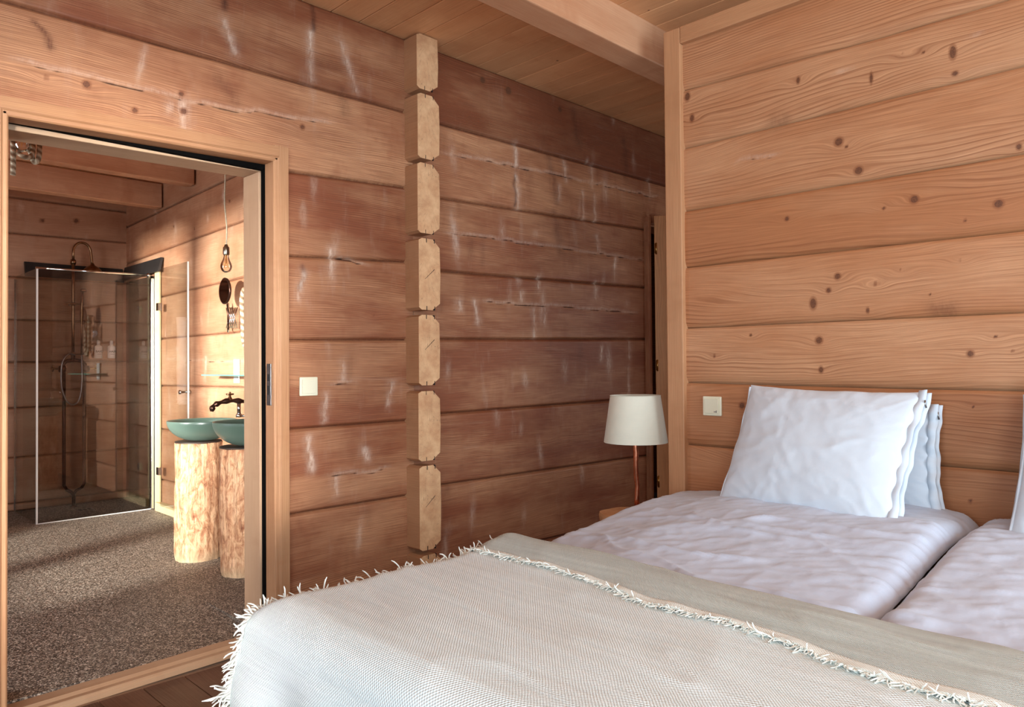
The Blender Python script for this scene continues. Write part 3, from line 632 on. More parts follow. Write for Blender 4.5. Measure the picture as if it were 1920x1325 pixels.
# ------------------------------------------------------------ bathroom shell
mb = MB(); mb.box(-.8, 2.4, .7, 4.3, -.1, .066); mb.hexa([(x, y, z) for z in (-.1, 1) for y in (.129, .70) for x in (.592, 1.52)][:4]+[(.592, .129, .041), (1.52, .129, .041), (.592, .70, .066), (1.52, .70, .066)]); mb.box(-.8, .592, .21, .70, -.1, .066); mb.box(1.52, 2.4, .21, .70, -.1, .066); mb.build('floor_bathroom', M['pebbles'], kind='structure')
BF = .066
BR = [[(.2, BF), (4.1, BF)], [(.2, .31), (4.1, .31)], [(.2, .72), (4.1, .715)], [(.2, 1.086), (4.1, 1.062)], [(.2, 1.449), (4.1, 1.447)], [(.2, 1.84), (4.1, 1.775)], [(.2, 2.23), (4.1, 2.142)], [(.2, 2.56), (4.1, 2.468)], [(.2, 2.93), (4.1, 2.93)]]
mb = MB(); log_wall(mb, lambda u, z, d: np.stack([2.25-d, u, z], -1), .2, 4.1, BR, .016, .012, 31, [(2.0, 2.36, .012, 1), (3.0, 2.32, .01, 1), (2.6, 2.25, .009, 1)], [(1.75, 2.4, 1.78, 2.3), (2.1, 2.45, 2.1, 2.36), (3.4, 2.5, 3.4, 2.42), (2.4, 1.28, 2.42, 1.12)], (), [(.5, 1.27, 2.1, 1.25, 3.2, 1.28)], (), rnd_pale=14, hew=.004)
mb.box(2.28, 2.38, .2, 4.2, 0, 2.93); mb.build('wall_bathroom_right', M['bath_wall'], kind='structure')
BB = [[(-.8, BF), (2.25, BF)], [(-.8, .12), (2.25, .13)], [(-.8, .49), (2.25, .50)], [(-.8, .89), (2.25, .90)], [(-.8, 1.26), (2.25, 1.27)], [(-.8, 1.60), (2.25, 1.615)], [(-.8, 1.95), (2.25, 1.96)], [(-.8, 2.29), (1.38, 2.31), (2.25, 2.326)], [(-.8, 2.6), (2.25, 2.6)], [(-.8, 2.93), (2.25, 2.93)]]
mb = MB(); log_wall(mb, lambda u, z, d: np.stack([u, 4.09-d, z], -1), -.8, 2.25, BB, .02, .014, 41, [(1.85, 2.47, .02, 1), (1.6, 2.44, .016, 1)], (), (), (), (), rnd_pale=10, hew=.004, tones=[-.1, -.1, -.12, -.1, -.12, -.08, -.05, -.1, -.15])
mb.box(-.8, 2.4, 4.13, 4.25, 0, 2.93); mb.build('wall_bathroom_back', M['bath_wall'], kind='structure')
wall_with_holes('wall_bathroom_left', 0, -.8, -.12, .2, 4.2, 2.93, [(.55, 1.85, .75, 2.25)], M['bath_wall']); window('added_window_4', 0, -.8, .55, 1.85, .75, 2.25, mw=.075)  # unseen window added to light the bathroom; thick mullion shapes a floor shadow band
mb = MB(); x = -.8
while x < 2.25: mb.box(x+.001, min(x+.15, 2.4)-.001, .2, 4.2, 2.9, 2.94, grain=1); x += .15
mb.build('ceiling_bathroom', M['ceil'], kind='structure')
mb = MB(); mb.box(-.8, 2.235, 2.555, 2.665, 2.57, 2.75, grain=0, off=(8, 2)); mb.build('trim_12', M['bath_wall'], kind='structure', bevel=.006)
mb = MB(); mb.box(-.8, 2.235, 3.20, 3.31, 2.50, 2.69, grain=0, off=(2, 7)); mb.build('trim_13', M['bath_wall'], kind='structure', bevel=.006)
mb = MB(); mb.box(2.20, 2.247, 2.55, 3.27, BF+.001, .135, grain=1); mb.build('baseboard_bathroom', M['batten'], kind='structure', bevel=.004)

# ------------------------------------------------------------ things on the bedroom walls
def switch(name, label, loc, rz, mark):
    t = thing(name, label, 'light switch', loc, rz)
    mb = MB(); mb.box(-.0445, .0445, -.010, 0, -.042, .042); mb.build('switch_plate', M['switch'], t, bevel=.004)
    mb = MB(); mb.hexa([(x, y, z) for z in (-.032, .032) for y in ((-.016 if z > 0 else -.013), -.008) for x in (-.034, .034)]); r = mb.build('rocker', M['switch'], t, bevel=.002)
    if mark:
        mb = MB(); mb.box(.012, .024, -.0146, -.012, -.026, -.022); mb.box(.022, .025, -.0146, -.012, -.028, -.018); mb.build('rocker_mark', M['steel'], r)
switch('light_switch', 'ivory square light switch on the dark log wall right of the bathroom doorway', (1.707, -.001, 1.123), 0, False)
switch('light_switch', 'ivory square light switch on the light plank wall beside the bed pillow', (2.897, -1.332, 1.026), R(-90), True)

# bedside stump and lamp
LX, LY = 2.93, -.90
t = thing('stump_table', 'light wooden stump bedside table under the cream shaded lamp', 'bedside table', (2.895, -.90, 0))
mb = MB(); n = 40; prof = [(.135, 0), (.14, .05), (.137, .25), (.142, .45), (.150, .495), (.146, .508)]
P = np.zeros((n, len(prof), 3)); UV = np.zeros((n, len(prof), 2))
for i in range(n):
    a = 2*math.pi*i/n; k = 1+.04*math.sin(3*a+1)+.03*math.sin(7*a)
    for j, (r, h) in enumerate(prof): P[i, j] = (r*k*math.cos(a), r*k*math.sin(a), h); UV[i, j] = (h, a*.15)
i0 = mb.grid(P, UV, closed_u=True); m_ = len(prof)
mb.face([i0+i*m_+m_-1 for i in range(n)], [tuple(P[i, -1, :2]) for i in range(n)], 1)
mb.face([i0+i*m_ for i in range(n)][::-1], None, 0)
mb.build('stump', [M['stump'], M['end']], t)
lamp = thing('table_lamp', 'table lamp with tapered cream shade and thin copper stem', 'lamp', (LX, LY, .510))
mb = MB(); mb.lathe([(.0, 0), (.055, 0), (.058, .004), (.055, .010), (.012, .016), (.008, .03)], n=28); mb.build('lamp_base', M['copper'], lamp)
st = [(.004, -.002, .02), (.004, 0, .06), (.010, 0, .12), (.004, .002, .17), (-.001, 0, .22), (.0, -.001, .28), (-.004, 0, .33), (-.001, 0, .365)]
st = [((x_), y_, z_) for x_, y_, z_ in st]
mb = MB(); mb.tube(st, [.0135, .0125, .0115, .013, .0118, .013, .0115, .0115], 14); mb.build('lamp_stem', M['copper'], lamp)
mb = MB(); hb, ht = .330, .550; rb, rt = .150, .119
mb.lathe([(rb, hb), (rb+.0008, hb+.004), (rt+.0008, ht-.004), (rt, ht), (rt-.002, ht), (rt-.002, ht-.004), (rb-.002, hb+.004), (rb-.002, hb), (rb, hb)], n=64); sh = mb.build('lamp_shade', M['shade'], lamp)
mb = MB(); mb.tube([(rt*math.cos(a), rt*math.sin(a), ht) for a in np.linspace(0, 2*math.pi, 48, endpoint=False)], .0022, 6, closed=True); mb.build('shade_rim', M['shade'], sh); mb = MB()
mb.tube([(rb*math.cos(a), rb*math.sin(a), hb) for a in np.linspace(0, 2*math.pi, 48, endpoint=False)], .0022, 6, closed=True); mb.build('shade_rim', M['shade'], sh)
mb = MB()
for a in (0, 2.09, 4.19): mb.tube([(0, 0, .485), (rt*.98*math.cos(a), rt*.98*math.sin(a), ht-.01)], .0015, 5)
mb.build('shade_ring', M['brass'], sh)
mb = MB(); mb.lathe([(.0, .365), (.018, .365), (.018, .415), (.012, .42), (.022, .445), (.028, .47), (.02, .495), (0, .505)], n=20); mb.build('bulb', M['whiteplastic'], lamp)

# ------------------------------------------------------------ bed
BX0, BX1, BY0, BY1, SEAM = .86, 2.885, -1.20, -3.42, -2.355
def ztop(X, Y):
    z = .600+.035*sstep((X-1.5)/.5)+.075*sstep((X-1.8)/.8)
    z = z+.012*np.sin((Y+1.2)*2.6)*0
    return z
def drape(a, b, edge_a, edge_b, r=.07, lift=0.0, flare=0.0):
    """a: X-like coordinate running past the foot edge (decreasing X), b: Y-like coordinate running past the side edge (increasing Y)"""
    def roll(p):     # p>0 past the start of the rounding
        ang = np.clip(p/r, 0, math.pi/2); over = np.maximum(0, p-r*math.pi/2)
        horiz = np.where(p < 0, p, r*np.sin(ang)); drop = np.where(p < 0, 0, r*(1-np.cos(ang)))+over
        return horiz, drop, over
    pa = (edge_a+r)-a; pb = b-(edge_b-r)
    ha, da, oa = roll(pa); hb_, db_, ob = roll(pb)
    X = (edge_a+r)-ha-lift*sstep(pa/r); Y = (edge_b-r)+hb_+lift*sstep(pb/r)
    D = np.sqrt(da**2+db_**2)*.75+np.maximum(da, db_)*.25
    return X, Y, D, oa, ob
bed = thing('bed', 'double bed with two mattresses against the light plank wall', 'bed', (1.9, -2.3, 0))
def loc_box(x0, x1, y0, y1, z0, z1):
    mb = MB(); mb.box(x0-1.9, x1-1.9, y0+2.3, y1+2.3, z0, z1); return mb
loc_box(.96, 2.86, -3.36, -1.28, .08, .30).build('bed_base', M['bedbase'], bed, bevel=.02)
for x_ in (1.02, 2.78):
    for y_ in (-1.36, -3.28): loc_box(x_-.03, x_+.03, y_-.03, y_+.03, 0, .085).build('leg', M['darkbronze'], bed)
loc_box(.95, 2.87, -2.345, -1.27, .305, .50).build('mattress', M['mattress'], bed, bevel=.04)
loc_box(.95, 2.87, -3.37, -2.365, .305, .50).build('mattress', M['mattress'], bed, bevel=.04)

def wrinkle(X, Y, seed, amp=1.0):
    wx = X+.12*(fbm(X*2, Y*2, seed)-.5); wy = Y+.12*(fbm(X*2+5, Y*2, seed+3)-.5)
    def ridge(n, p): return (1-np.abs(2*n-1))**p
    h = 0
    h = h+.0035*ridge(fbm(wx*2.2+wy*3.0, wx*7-wy*5.0, seed, 2), 3)
    h = h+.009*ridge(fbm(wx*7.0, wy*2.0+wx, seed+7, 2), 6)*sstep((fbm(X*2, Y*2, seed+1, 2)-.42)*6)
    h = h+.0022*ridge(fbm(wx*13+wy*9, wy*8, seed+9, 2), 4)
    h = h+.012*(fbm(wx*2.6, wy*2.6, seed+4, 3)-.5)+.0025*ridge(fbm(wx*26+wy*14, wy*12-wx*6, seed+13, 2), 4)
    return h*amp
def duvet(label, ya, yb, seed, side):
    a = np.linspace(1.02, BX1, 210); L = (ya-yb)
    b = np.linspace(yb-(0 if side else .22), ya, int(L/.0095))
    A, B = np.meshgrid(a, b, indexing='ij')
    if side:
        X, Y, D, oa, ob = drape(A, B, .5, BY0, .075)
    else:
        X, Y, D, oa, ob = drape(A, -B, .5, -BY1, .075); Y = -Y
    Z = ztop(X, Y)-D-(.050*sstep((Y+1.72)/.48)*sstep((X-1.55)/.3) if side else 0)
    # pinch along the joint between the two duvets
    ds = np.abs(Y-SEAM); pinch = .038*np.exp(-(ds/.030)**2)+.010*np.exp(-(ds/.11)**2)
    Z = Z-pinch
    Z = Z-.022*np.exp(-((BX1-X)/.05)**2)-.018*sstep((-2.3-Y)/.3+.6)*sstep((X-2.5)/.3)*.5
    cross = .007*np.exp(-(ds/.16)**2)*(1-np.abs(2*fbm(X*15+Y*3, Y*2.2, seed+21, 2)-1))**3*1.6
    flat = np.clip(1-D/.1, .3, 1)*(1-.9*np.exp(-(ds/.01)**2))*sstep((BX1-X)/.03+.2)
    n_ = np.abs(X*0)
    Z = Z+(wrinkle(X, Y, seed, 1.25)+cross)*flat
    # long pressed crease
    cz = 1.80+.10*sstep((Y+1.95)/.4)+.14*sstep((Y+1.62)/.3)+.012*np.sin(Y*17)
    Z = Z+.006*np.exp(-((X-cz)/.010)**2)*(1 if side else 0)
    Y = Y+(.012*(fbm(X*7, A*0, seed)-.5))*sstep(D/.05)
    P = np.stack([X-1.9, Y+2.3, Z-.5], -1); mb = MB(); mb.grid(P, np.stack([A, B], -1), flip=False)
    o = mb.build('duvet', M['duvet'], solid=.03); o.location = (1.9, -2.3, .5)
    tag(o, label, 'duvet', 'white duvets side by side on the bed'); return o
duvet('white duvet on the bed half nearer the dark log wall and lamp', BY0+.22, SEAM+.003, 5, True)
duvet('white duvet on the bed half cut off by the right picture edge', SEAM-.003, BY1, 9, False)

# the throw blanket across the foot of the bed
def throw_surface(s, t, lift):
    """s: arc distance from the folded upper edge towards the foot; t: Y coordinate (side edge at t = BY0+over)"""
    xe = 1.745-.010*(t+1.3)*-1*0+(.045*(t+1.3))*.6
    A = xe-s; X, Y, D, oa, ob = drape(A, t, BX0, BY0, .075, lift)
    Z = ztop(X, Y)-D+lift*np.clip(1-D/.1, 0, 1)
    return X, Y, Z, D, oa, ob
def throw_disp(s, t, seed):
    r = lambda n, p: (1-np.abs(2*n-1))**p
    return .009*r(fbm(s*3.4+t*.8, t*1.3, seed, 2), 2)+.005*r(fbm(s*9+t*2.5, t*2.6, seed+3, 2), 3)+.003*fbm(s*22, t*5, seed+6, 2)
thr = thing('throw_blanket', 'cream woven throw blanket with frayed fringe draped over the foot of the bed', 'throw blanket', (1.3, -2.2, .6))
def tp(X, Y, Z): return np.stack([X-1.3, Y+2.2, Z-.6], -1)
SIDE = BY0-.075+.075*.95
def side_edge(s): return SIDE+.018*(vnoise(np.asarray(s)*9, 0*np.asarray(s), 2)-.5)+.02*sstep((np.asarray(s)-.9)/.3)
smax = (1.745-BX0-.075)+.118+.50
S = np.linspace(0.006, smax, 170)
tn_ = np.linspace(0, 1, 210)
def cloth_pt(S_, T_, lift, seed=3):
    X, Y, Z, D, oa, ob = throw_surface(S_, T_, lift)
    h = throw_disp(S_, T_, seed)*np.clip(1-D/.15, .0, 1)+.004
    fold = np.clip(oa/.15, 0, 1)
    X = X-fold*(.020+.020*np.sin(T_*15+2*np.sin(T_*4)))+.0*S_
    k = sstep(D/.06)*.010
    X = X-k*sstep(oa/.02+.5)
    Y = Y+sstep(oa/.2)*sstep((T_+1.5)/.3)*.025*np.sin(oa*14+1)
    pc = (BY1+.075)-T_; an = np.clip(pc/.075, 0, math.pi/2); ov = np.maximum(0, pc-.075*math.pi/2)
    Y = np.where(pc > 0, Y+pc-.075*np.sin(an)-.012*np.clip(pc/.05, 0, 1), Y); Z = Z-np.where(pc > 0, .075*(1-np.cos(an))+ov, 0)
    return X, Y, Z+h, D
SS, TT = np.meshgrid(S, tn_, indexing='ij'); T = side_edge(SS)+(BY1-.16-side_edge(SS))*TT
X, Y, Z, D = cloth_pt(SS, T, .012)
mb = MB(); mb.grid(tp(X, Y, Z), np.stack([T, SS], -1), flip=True); mb.build('blanket_cloth', M['throw'], thr, solid=.004)
# folded-back flap with its own frayed edge
def fl_edge(t): return .155+.115*sstep((-1.35-t)/1.3)+.012*np.sin(t*9)+.012*(vnoise(t*6, t*0, 12)-.5)*2
fs = np.linspace(0, 1, 46); ty = np.linspace(0, 1, 260); F, G = np.meshgrid(fs, ty, indexing='ij')
T = side_edge(F*.2)+.004+(BY1-.16-side_edge(F*.2))*G
Sx = fl_edge(T)*F
X, Y, Z, D = cloth_pt(Sx, T, .012)
roll_ = np.exp(-F*16)*.012
X = X+np.exp(-F*30)*.012
Z = Z+.012-.0105*sstep((F-.5)/.5)+.004*np.sin(F*math.pi)+.006*fbm(Sx*14, T*3.0, 33, 2)-roll_*.9+.004*sstep((F-.85)/.15)*np.sin(T*40)
hem_i = 40
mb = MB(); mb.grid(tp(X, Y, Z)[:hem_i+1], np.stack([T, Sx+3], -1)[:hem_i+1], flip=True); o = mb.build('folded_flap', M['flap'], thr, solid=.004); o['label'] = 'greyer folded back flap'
mb = MB(); mb.grid(tp(X, Y, Z+.0015)[hem_i:], np.stack([T, Sx+3], -1)[hem_i:], flip=True); mb.build('hem_band', M['hem'], thr, solid=.004)
# fringe: twisted threads, nobody could count them
rf = random.Random(5)
def strand(mb, p, d, L, r, curl=.6, seg=6, grav=.5, floorz=None):
    pts = [Vector(p)]; d = Vector(d).normalized(); w = Vector((rf.uniform(-1, 1), rf.uniform(-1, 1), rf.uniform(-.4, .6)))
    for k in range(seg):
        w = w*.6+Vector((rf.uniform(-1, 1), rf.uniform(-1, 1), rf.uniform(-.8, .8)))*.6
        d = (d+w*curl*.5+Vector((0, 0, -grav*.25))).normalized(); q = pts[-1]+d*(L/seg)
        if floorz is not None: q.z = max(q.z, floorz(q)+.003)
        pts.append(q)
    mb.tube(pts, [r]*(seg)+[r*.5], 4, caps=False)
mb = MB()
s_ = .0
while s_ < smax-.02:
    t_ = float(side_edge(s_)); hang = s_ > (1.745-BX0-.02)
    a = np.array([[s_]]); X, Y, Z, D = cloth_pt(a, np.array([[t_-.004]]), .012)
    p = (float(X[0, 0]), float(Y[0, 0]), float(Z[0, 0]))
    n_ = 2
    for k in range(n_):
        dx = rf.uniform(-.5, .3); L = rf.uniform(.02, .055)
        if hang: dr = (rf.uniform(-1.2, -.1), rf.uniform(.1, .8), rf.uniform(-.9, .3)); L = rf.uniform(.015, .045); g = .6
        else: dr = (dx, rf.uniform(.3, 1.0), rf.uniform(-.3, .7)); g = .45
        strand(mb, (p[0]-1.3, p[1]+2.2, p[2]-.6), dr, L, .0022, .8, 6, g)
    s_ += .004
for s0, n_, L0 in ((.80, 20, .055), (.86, 14, .045), (1.05, 16, .07), (.40, 10, .035), (.14, 14, .04), (1.25, 10, .05), (.6, 8, .03), (1.13, 12, .05)):   # matted tassels
    a = np.array([[s0]]); X, Y, Z, D = cloth_pt(a, np.array([[float(side_edge(s0))]]), .012)
    base = Vector((float(X[0, 0])-1.3, float(Y[0, 0])+2.2, float(Z[0, 0])-.6))
    dd = Vector((-.9, .5, .12 if s0 < 1 else -.2))
    for k in range(n_): strand(mb, base+Vector((rf.uniform(-.02, .02), rf.uniform(-.01, .01), rf.uniform(-.012, .012))), dd+Vector((rf.uniform(-.25, .25), rf.uniform(-.25, .25), rf.uniform(-.25, .25))), L0*rf.uniform(.6, 1), .0022, .9, 8, .2)
o = mb.build('side_fringe', M['fringe'], thr, kind='stuff')
mb = MB(); t_ = SIDE-.01
while t_ > BY1:
    e = float(fl_edge(np.array(t_)))
    a = np.array([[e]]); X, Y, Z, D = cloth_pt(a, np.array([[t_]]), .012); z = float(Z[0, 0])+.010
    for k in range(2):
        strand(mb, (float(X[0, 0])-1.3, t_+2.2, z-.6), (-1, rf.uniform(-1.2, 1.2), rf.uniform(-.2, .5)), rf.uniform(.012, .032), .0017, 1.0, 5, .35,
               floorz=lambda q, z=z: z-.6-.008)
    t_ -= .0055
mb.build('flap_fringe', M['fringe'], thr, kind='stuff')

# ------------------------------------------------------------ pillows
def pillow(label, BL, BR, TL, TR, thick, seed, sides=True, group='white bed pillows'):
    BL, BR, TL, TR = map(np.array, (BL, BR, TL, TR)); c = (BL+BR+TL+TR)/4
    u_ = ((BR-BL)+(TR-TL))/2; v_ = ((TL-BL)+(TR-BR))/2; n_ = np.cross(u_, v_); n_ /= np.linalg.norm(n_)
    if n_[0] > 0: n_ = -n_
    N = 72; a = np.linspace(-1, 1, N+1); b = np.linspace(-1, 1, N+1); a = np.sin(a*math.pi/2)*.5+a*.5; b = np.sin(b*math.pi/2)*.5+b*.5
    A, B = np.meshgrid(a, b, indexing='ij'); t = thing('pillow', label, 'pillow', tuple(c), 0, group)
    mb = MB()
    for sgn in (1, -1):
        s_ = (A+1)/2; w_ = (B+1)/2
        # sides bow in between the corners
        bowx = .045*(1-B**2)*A; bowz = .055*(1-A**2)*B
        s2 = s_-bowx*.5; w2 = w_-bowz*.5+(.012*(fbm(A*3, B*0, seed)-.5))*np.abs(B)
        base = (BL[None, None]*(1-s2)[..., None]*(1-w2)[..., None]+BR[None, None]*s2[..., None]*(1-w2)[..., None]
                + TL[None, None]*(1-s2)[..., None]*w2[..., None]+TR[None, None]*s2[..., None]*w2[..., None])
        prof = np.clip(1-np.abs(A)**2.6, 0, 1)**.62*np.clip(1-np.abs(B)**2.4, 0, 1)**.58
        r = lambda q, p: (1-np.abs(2*q-1))**p
        edge = np.sqrt(np.clip(1-prof, 0, 1))
        ang = np.arctan2(B, A)
        wr = .010*r(fbm(A*1.5+B*.8, B*1.8-A, seed, 2), 3)+.007*r(vnoise(ang*7, A*0+sgn, seed), 2)*np.clip(prof*2.5, 0, 1)*np.exp(-prof*2.2)*2.0
        wr = wr+.006*r(fbm(A*5+B*3, B*4, seed+2, 2), 4)
        th = thick*(prof*(.86+.14*(1-B)/2*1.0))+wr*np.clip(prof*4, 0, 1)-.006*np.exp(-((A+.28+.1*B)/.02)**2)*np.clip(prof*2, 0, 1)*(1 if sgn > 0 else 0)*0.5
        P = base+n_[None, None]*(sgn*th*.5)[..., None]-c
        mb.grid(P, np.stack([A*.33, B*.24], -1), flip=(sgn < 0))
    mb.build('pillowcase', M['pillow'], t)
    if sides:
        mb = MB(); uu = np.linspace(0, 1, 60)
        for off, wd in ((.010, .028), (-.012, .034)):
            rows = []
            for k in (0, .5, 1):
                w = wd*k; e = 1.0-.012*(1-(2*uu-1)**2)
                p = BR[None]*(1-uu)[:, None]+TR[None]*uu[:, None]-u_[None]*(.022*(1-(2*uu-1)**2))[:, None]+u_[None]/np.linalg.norm(u_)*(w-.012)+n_[None]*(off+.008*np.sin(uu*17+off*300)*k+.004*np.sin(uu*41+seed))[:, None]
                rows.append(p-c)
            P = np.stack(rows, 1); mb.grid(P, None)
        mb.build('pillowcase_hem', M['pillow'], t, solid=.003)
        mb = MB(); p = TR*.93+BR*.07-c+n_*.012+u_/np.linalg.norm(u_)*.012
        mb.tube([p, p+np.array([0, 0, -.012]), p+np.array([0, -.003, -.026])], .0028, 6); mb.build('zip_pull', M['steel'], t)
    # hem seam along the left edge
    mb = MB(); uu = np.linspace(.02, .98, 40); pts = [tuple(BL*(1-k)+TL*k+u_*.018*(1-(2*k-1)**2)+n_*(.003*math.sin(k*23+seed))-c) for k in uu]
    mb.tube(pts, .0045, 6); mb.build('edge_seam', M['pillow'], t)
    return t
pillow('white pillow standing in front of another, nearest the cream switch', (2.600, -1.520, .672), (2.485, -2.185, .675), (2.800, -1.560, 1.122), (2.770, -2.205, 1.106), .17, 4)
pillow('white pillow mostly hidden between the front pillow and plank wall', (2.800, -1.580, .70), (2.775, -2.235, .690), (2.865, -1.60, 1.06), (2.845, -2.215, 1.062), .06, 8)
pillow('white pillow cut off by the right picture edge, in front', (2.575, -2.475, .672), (2.555, -3.13, .675), (2.770, -2.500, 1.150), (2.76, -3.13, 1.12), .17, 12)
pillow('white pillow cut off by the right picture edge, against the wall', (2.800, -2.440, .69), (2.79, -3.12, .69), (2.865, -2.47, 1.11), (2.85, -3.10, 1.10), .06, 15)

# ------------------------------------------------------------ bathroom: shower
GX0, GX1, GY0, GY1, GZ = 1.405, 2.222, 3.37, 4.075, 1.955
shw = thing('shower_enclosure', 'glass corner shower enclosure with chrome posts in the bathroom corner', 'shower', (1.8, 3.7, BF))
def sb(x0, x1, y0, y1, z0, z1): mb = MB(); mb.box(x0-1.8, x1-1.8, y0-3.7, y1-3.7, z0-BF, z1-BF); return mb
o = sb(GX0+.008, 2.205, GY0-.004, GY0+.004, BF+.008, GZ).build('front_pane', M['tinted'], shw); o['label'] = 'grey tinted front pane'
sb(GX0-.004, GX0+.004, GY0+.008, GY1-.01, BF+.008, GZ).build('side_pane', M['glass'], shw)
sb(GX0-.006, GX0+.006, GY0-.006, GY0+.006, BF+.001, GZ+.005).build('corner_seal', M['edgewhite'], shw)
sb(GX0-.005, GX0+.005, GY1-.01, GY1, BF+.001, GZ-.02).build('wall_channel', M['chrome'], shw)
mb = MB(); mb.tube([(GX0-1.8-.01, GY0-3.7, GZ+.004-BF), (2.215-1.8, GY0-3.7, GZ+.012-BF)], .009, 10); mb.build('top_rail', M['chrome'], shw)
mb = MB(); mb.lathe([(0, 0), (.014, 0), (.014, .03), (0, .03)], (2.19-1.8, GY0-3.7, GZ-.003-BF), 14); mb.build('rail_clamp', M['chrome'], shw)
sb(2.200, 2.222, GY0-.024, GY0+.014, BF+.001, GZ-.012).build('chrome_post', M['chrome'], shw, bevel=.004)
sb(2.224, 2.240, GY0-.034, GY0+.012, BF+.001, GZ-.006).build('hinge_post', M['steel'], shw, bevel=.003)
sb(GX0, 2.205, GY0-.006, GY0+.006, BF+.0005, BF+.007).build('floor_seal', M['edgewhite'], shw)
sb(2.234, 2.240, 3.42, 4.05, BF+.004, 1.97).build('side_lining', M['lining'], shw)
sb(1.46, 2.21, 4.055, 4.061, BF+.004, 1.955).build('back_lining', M['glass'], shw)
for pts in (((1.475, 4.028, 1.97), (2.245, 4.088, 2.085)),):
    mb = MB(); mb.hexa([(x-1.8, (4.02 if (z < 2) else 4.06)-3.7+(.03 if y else 0), z-BF) for z in (1.965, 2.085) for y in (0, 1) for x in (1.47, 2.21)]); mb.build('black_ledge', M['blackmetal'], shw)
mb = MB(); mb.hexa([((2.20 if z < 2 else 2.225)-1.8+(.02 if x else 0), y-3.7, z-BF) for z in (1.985, 2.10) for y in (3.20, 4.06) for x in (0, 1)]); mb.build('black_ledge', M['blackmetal'], shw)
dr = MB(); dr.box(-.06, .06, -.045, .045, -.0005, .003); o = dr.build('shower_drain', M['steel']); o.location = (1.825, 3.74, BF+.001); tag(o, 'small rectangular metal drain in the shower floor', 'drain')
g = MB()
for k in range(3): g.box(-.045+k*.032, -.022+k*.032, -.03, .03, .003, .0038)
g.build('drain_slot', M['ink'], o)
bt = MB(); bt.box(-.019, .0, -.045, .045, 0, 1.93, grain=2); o = bt.build('wall_batten', M['batten'], bevel=.003); o.location = (2.243, 3.292, BF+.001); tag(o, 'pale upright wooden batten beside the shower chrome post', 'batten')
gd = thing('glass_door', 'open clear glass shower door hanging along the bathroom log wall', 'shower door', (2.19, 3.13, BF))
mb = MB(); mb.box(-.004, .004, -.56, .0, .06, 1.93); mb.build('door_pane', M['glass'], gd)
mb = MB(); mb.box(-.0055, .0055, -.566, -.56, .06, 1.93); mb.build('pane_edge', M['edgewhite'], gd)
mb = MB(); mb.box(-.01, .01, .0, .05, .3, .36); mb.box(-.01, .01, .0, .05, 1.6, 1.66); mb.build('door_hinge', M['chrome'], gd)
for sx in (-1, 1):
    mb = MB(); mb.lathe([(0, 0), (.008, 0), (.008, .02), (.016, .024), (.017, .034), (.010, .04), (0, .04)], (sx*.004, -.50, .965), 16, axis=(sx, 0, 0)); mb.build('door_knob', M['chrome'], gd)

# exposed shower column
SY = 3.96
col_ = thing('shower_column', 'aged bronze exposed shower column with arched pipe and domed rose', 'shower set', (1.80, SY, BF))
def cz(p): return (p[0]-1.80, p[1]-SY, p[2]-BF)
mb = MB(); mb.tube([cz((1.795, SY, z)) for z in (1.33, 1.6, 1.9, 2.10)], .012, 12); mb.build('riser_pipe', M['bronze'], col_)
arc = [(1.795, SY, 2.10)]+[(1.795+.067*(1-math.cos(a)), SY, 2.185+.085*math.sin(a)) for a in np.linspace(0, math.pi, 14)]+[(1.935, SY, 2.12), (1.938, SY, 2.09)]
mb = MB(); mb.tube([cz(p) for p in arc], .010, 12); mb.build('arched_pipe', M['bronze'], col_)
mb = MB(); mb.lathe([(.0, .075), (.014, .07), (.018, .055), (.045, .04), (.066, .018), (.072, .0), (.070, -.006), (0, -.006)], cz((1.940, SY, 2.03)), 28); mb.build('shower_rose', M['bronze'], col_)
mb = MB(); mb.lathe([(.0, -.02), (.02, -.02), (.022, 0), (.02, .02), (0, .02)], cz((1.795, SY, 2.10)), 16); mb.build('collar', M['bronze'], col_)
for z in (1.75, 1.336):
    mb = MB(); mb.tube([cz((1.735 if z > 1.5 else 1.75, SY-.02, z)), cz((1.87, SY-.02, z))], .007, 8); mb.tube([cz((1.795, SY-.02, z)), cz((1.795, 4.07, z))], .008, 8)
    mb.lathe([(.0, -.014), (.017, -.014), (.017, .014), (0, .014)], cz((1.795, SY, z)), 12); mb.build('bracket', M['bronze'], col_)
mb = MB(); mb.tube([cz((1.850, SY-.03, 1.33)), cz((1.85, SY-.03, 1.6)), cz((1.852, SY-.03, 1.75)), cz((1.856, SY-.04, 1.85))], [.008, .007, .011, .009], 10)
mb.lathe([(.0, -.012), (.022, -.012), (.026, .0), (.018, .012), (0, .014)], cz((1.858, SY-.05, 1.865)), 18); mb.build('hand_shower', M['bronze'], col_)
mx = MB(); mx.tube([cz(p) for p in ((1.715, SY, 1.20), (1.72, SY, 1.245), (1.745, SY, 1.275), (1.80, SY, 1.285), (1.86, SY, 1.275), (1.885, SY, 1.245), (1.89, SY, 1.20))], .015, 12)
mx.tube([cz((1.795, SY, 1.28)), cz((1.795, SY, 1.345))], .016, 12); mx.lathe([(0, -.03), (.025, -.026), (.03, 0), (.025, .026), (0, .03)], cz((1.715, SY, 1.21)), 16); mx.lathe([(0, -.03), (.025, -.026), (.03, 0), (.025, .026), (0, .03)], cz((1.89, SY, 1.21)), 16)
mx.build('mixer_body', M['darkbronze'], col_)
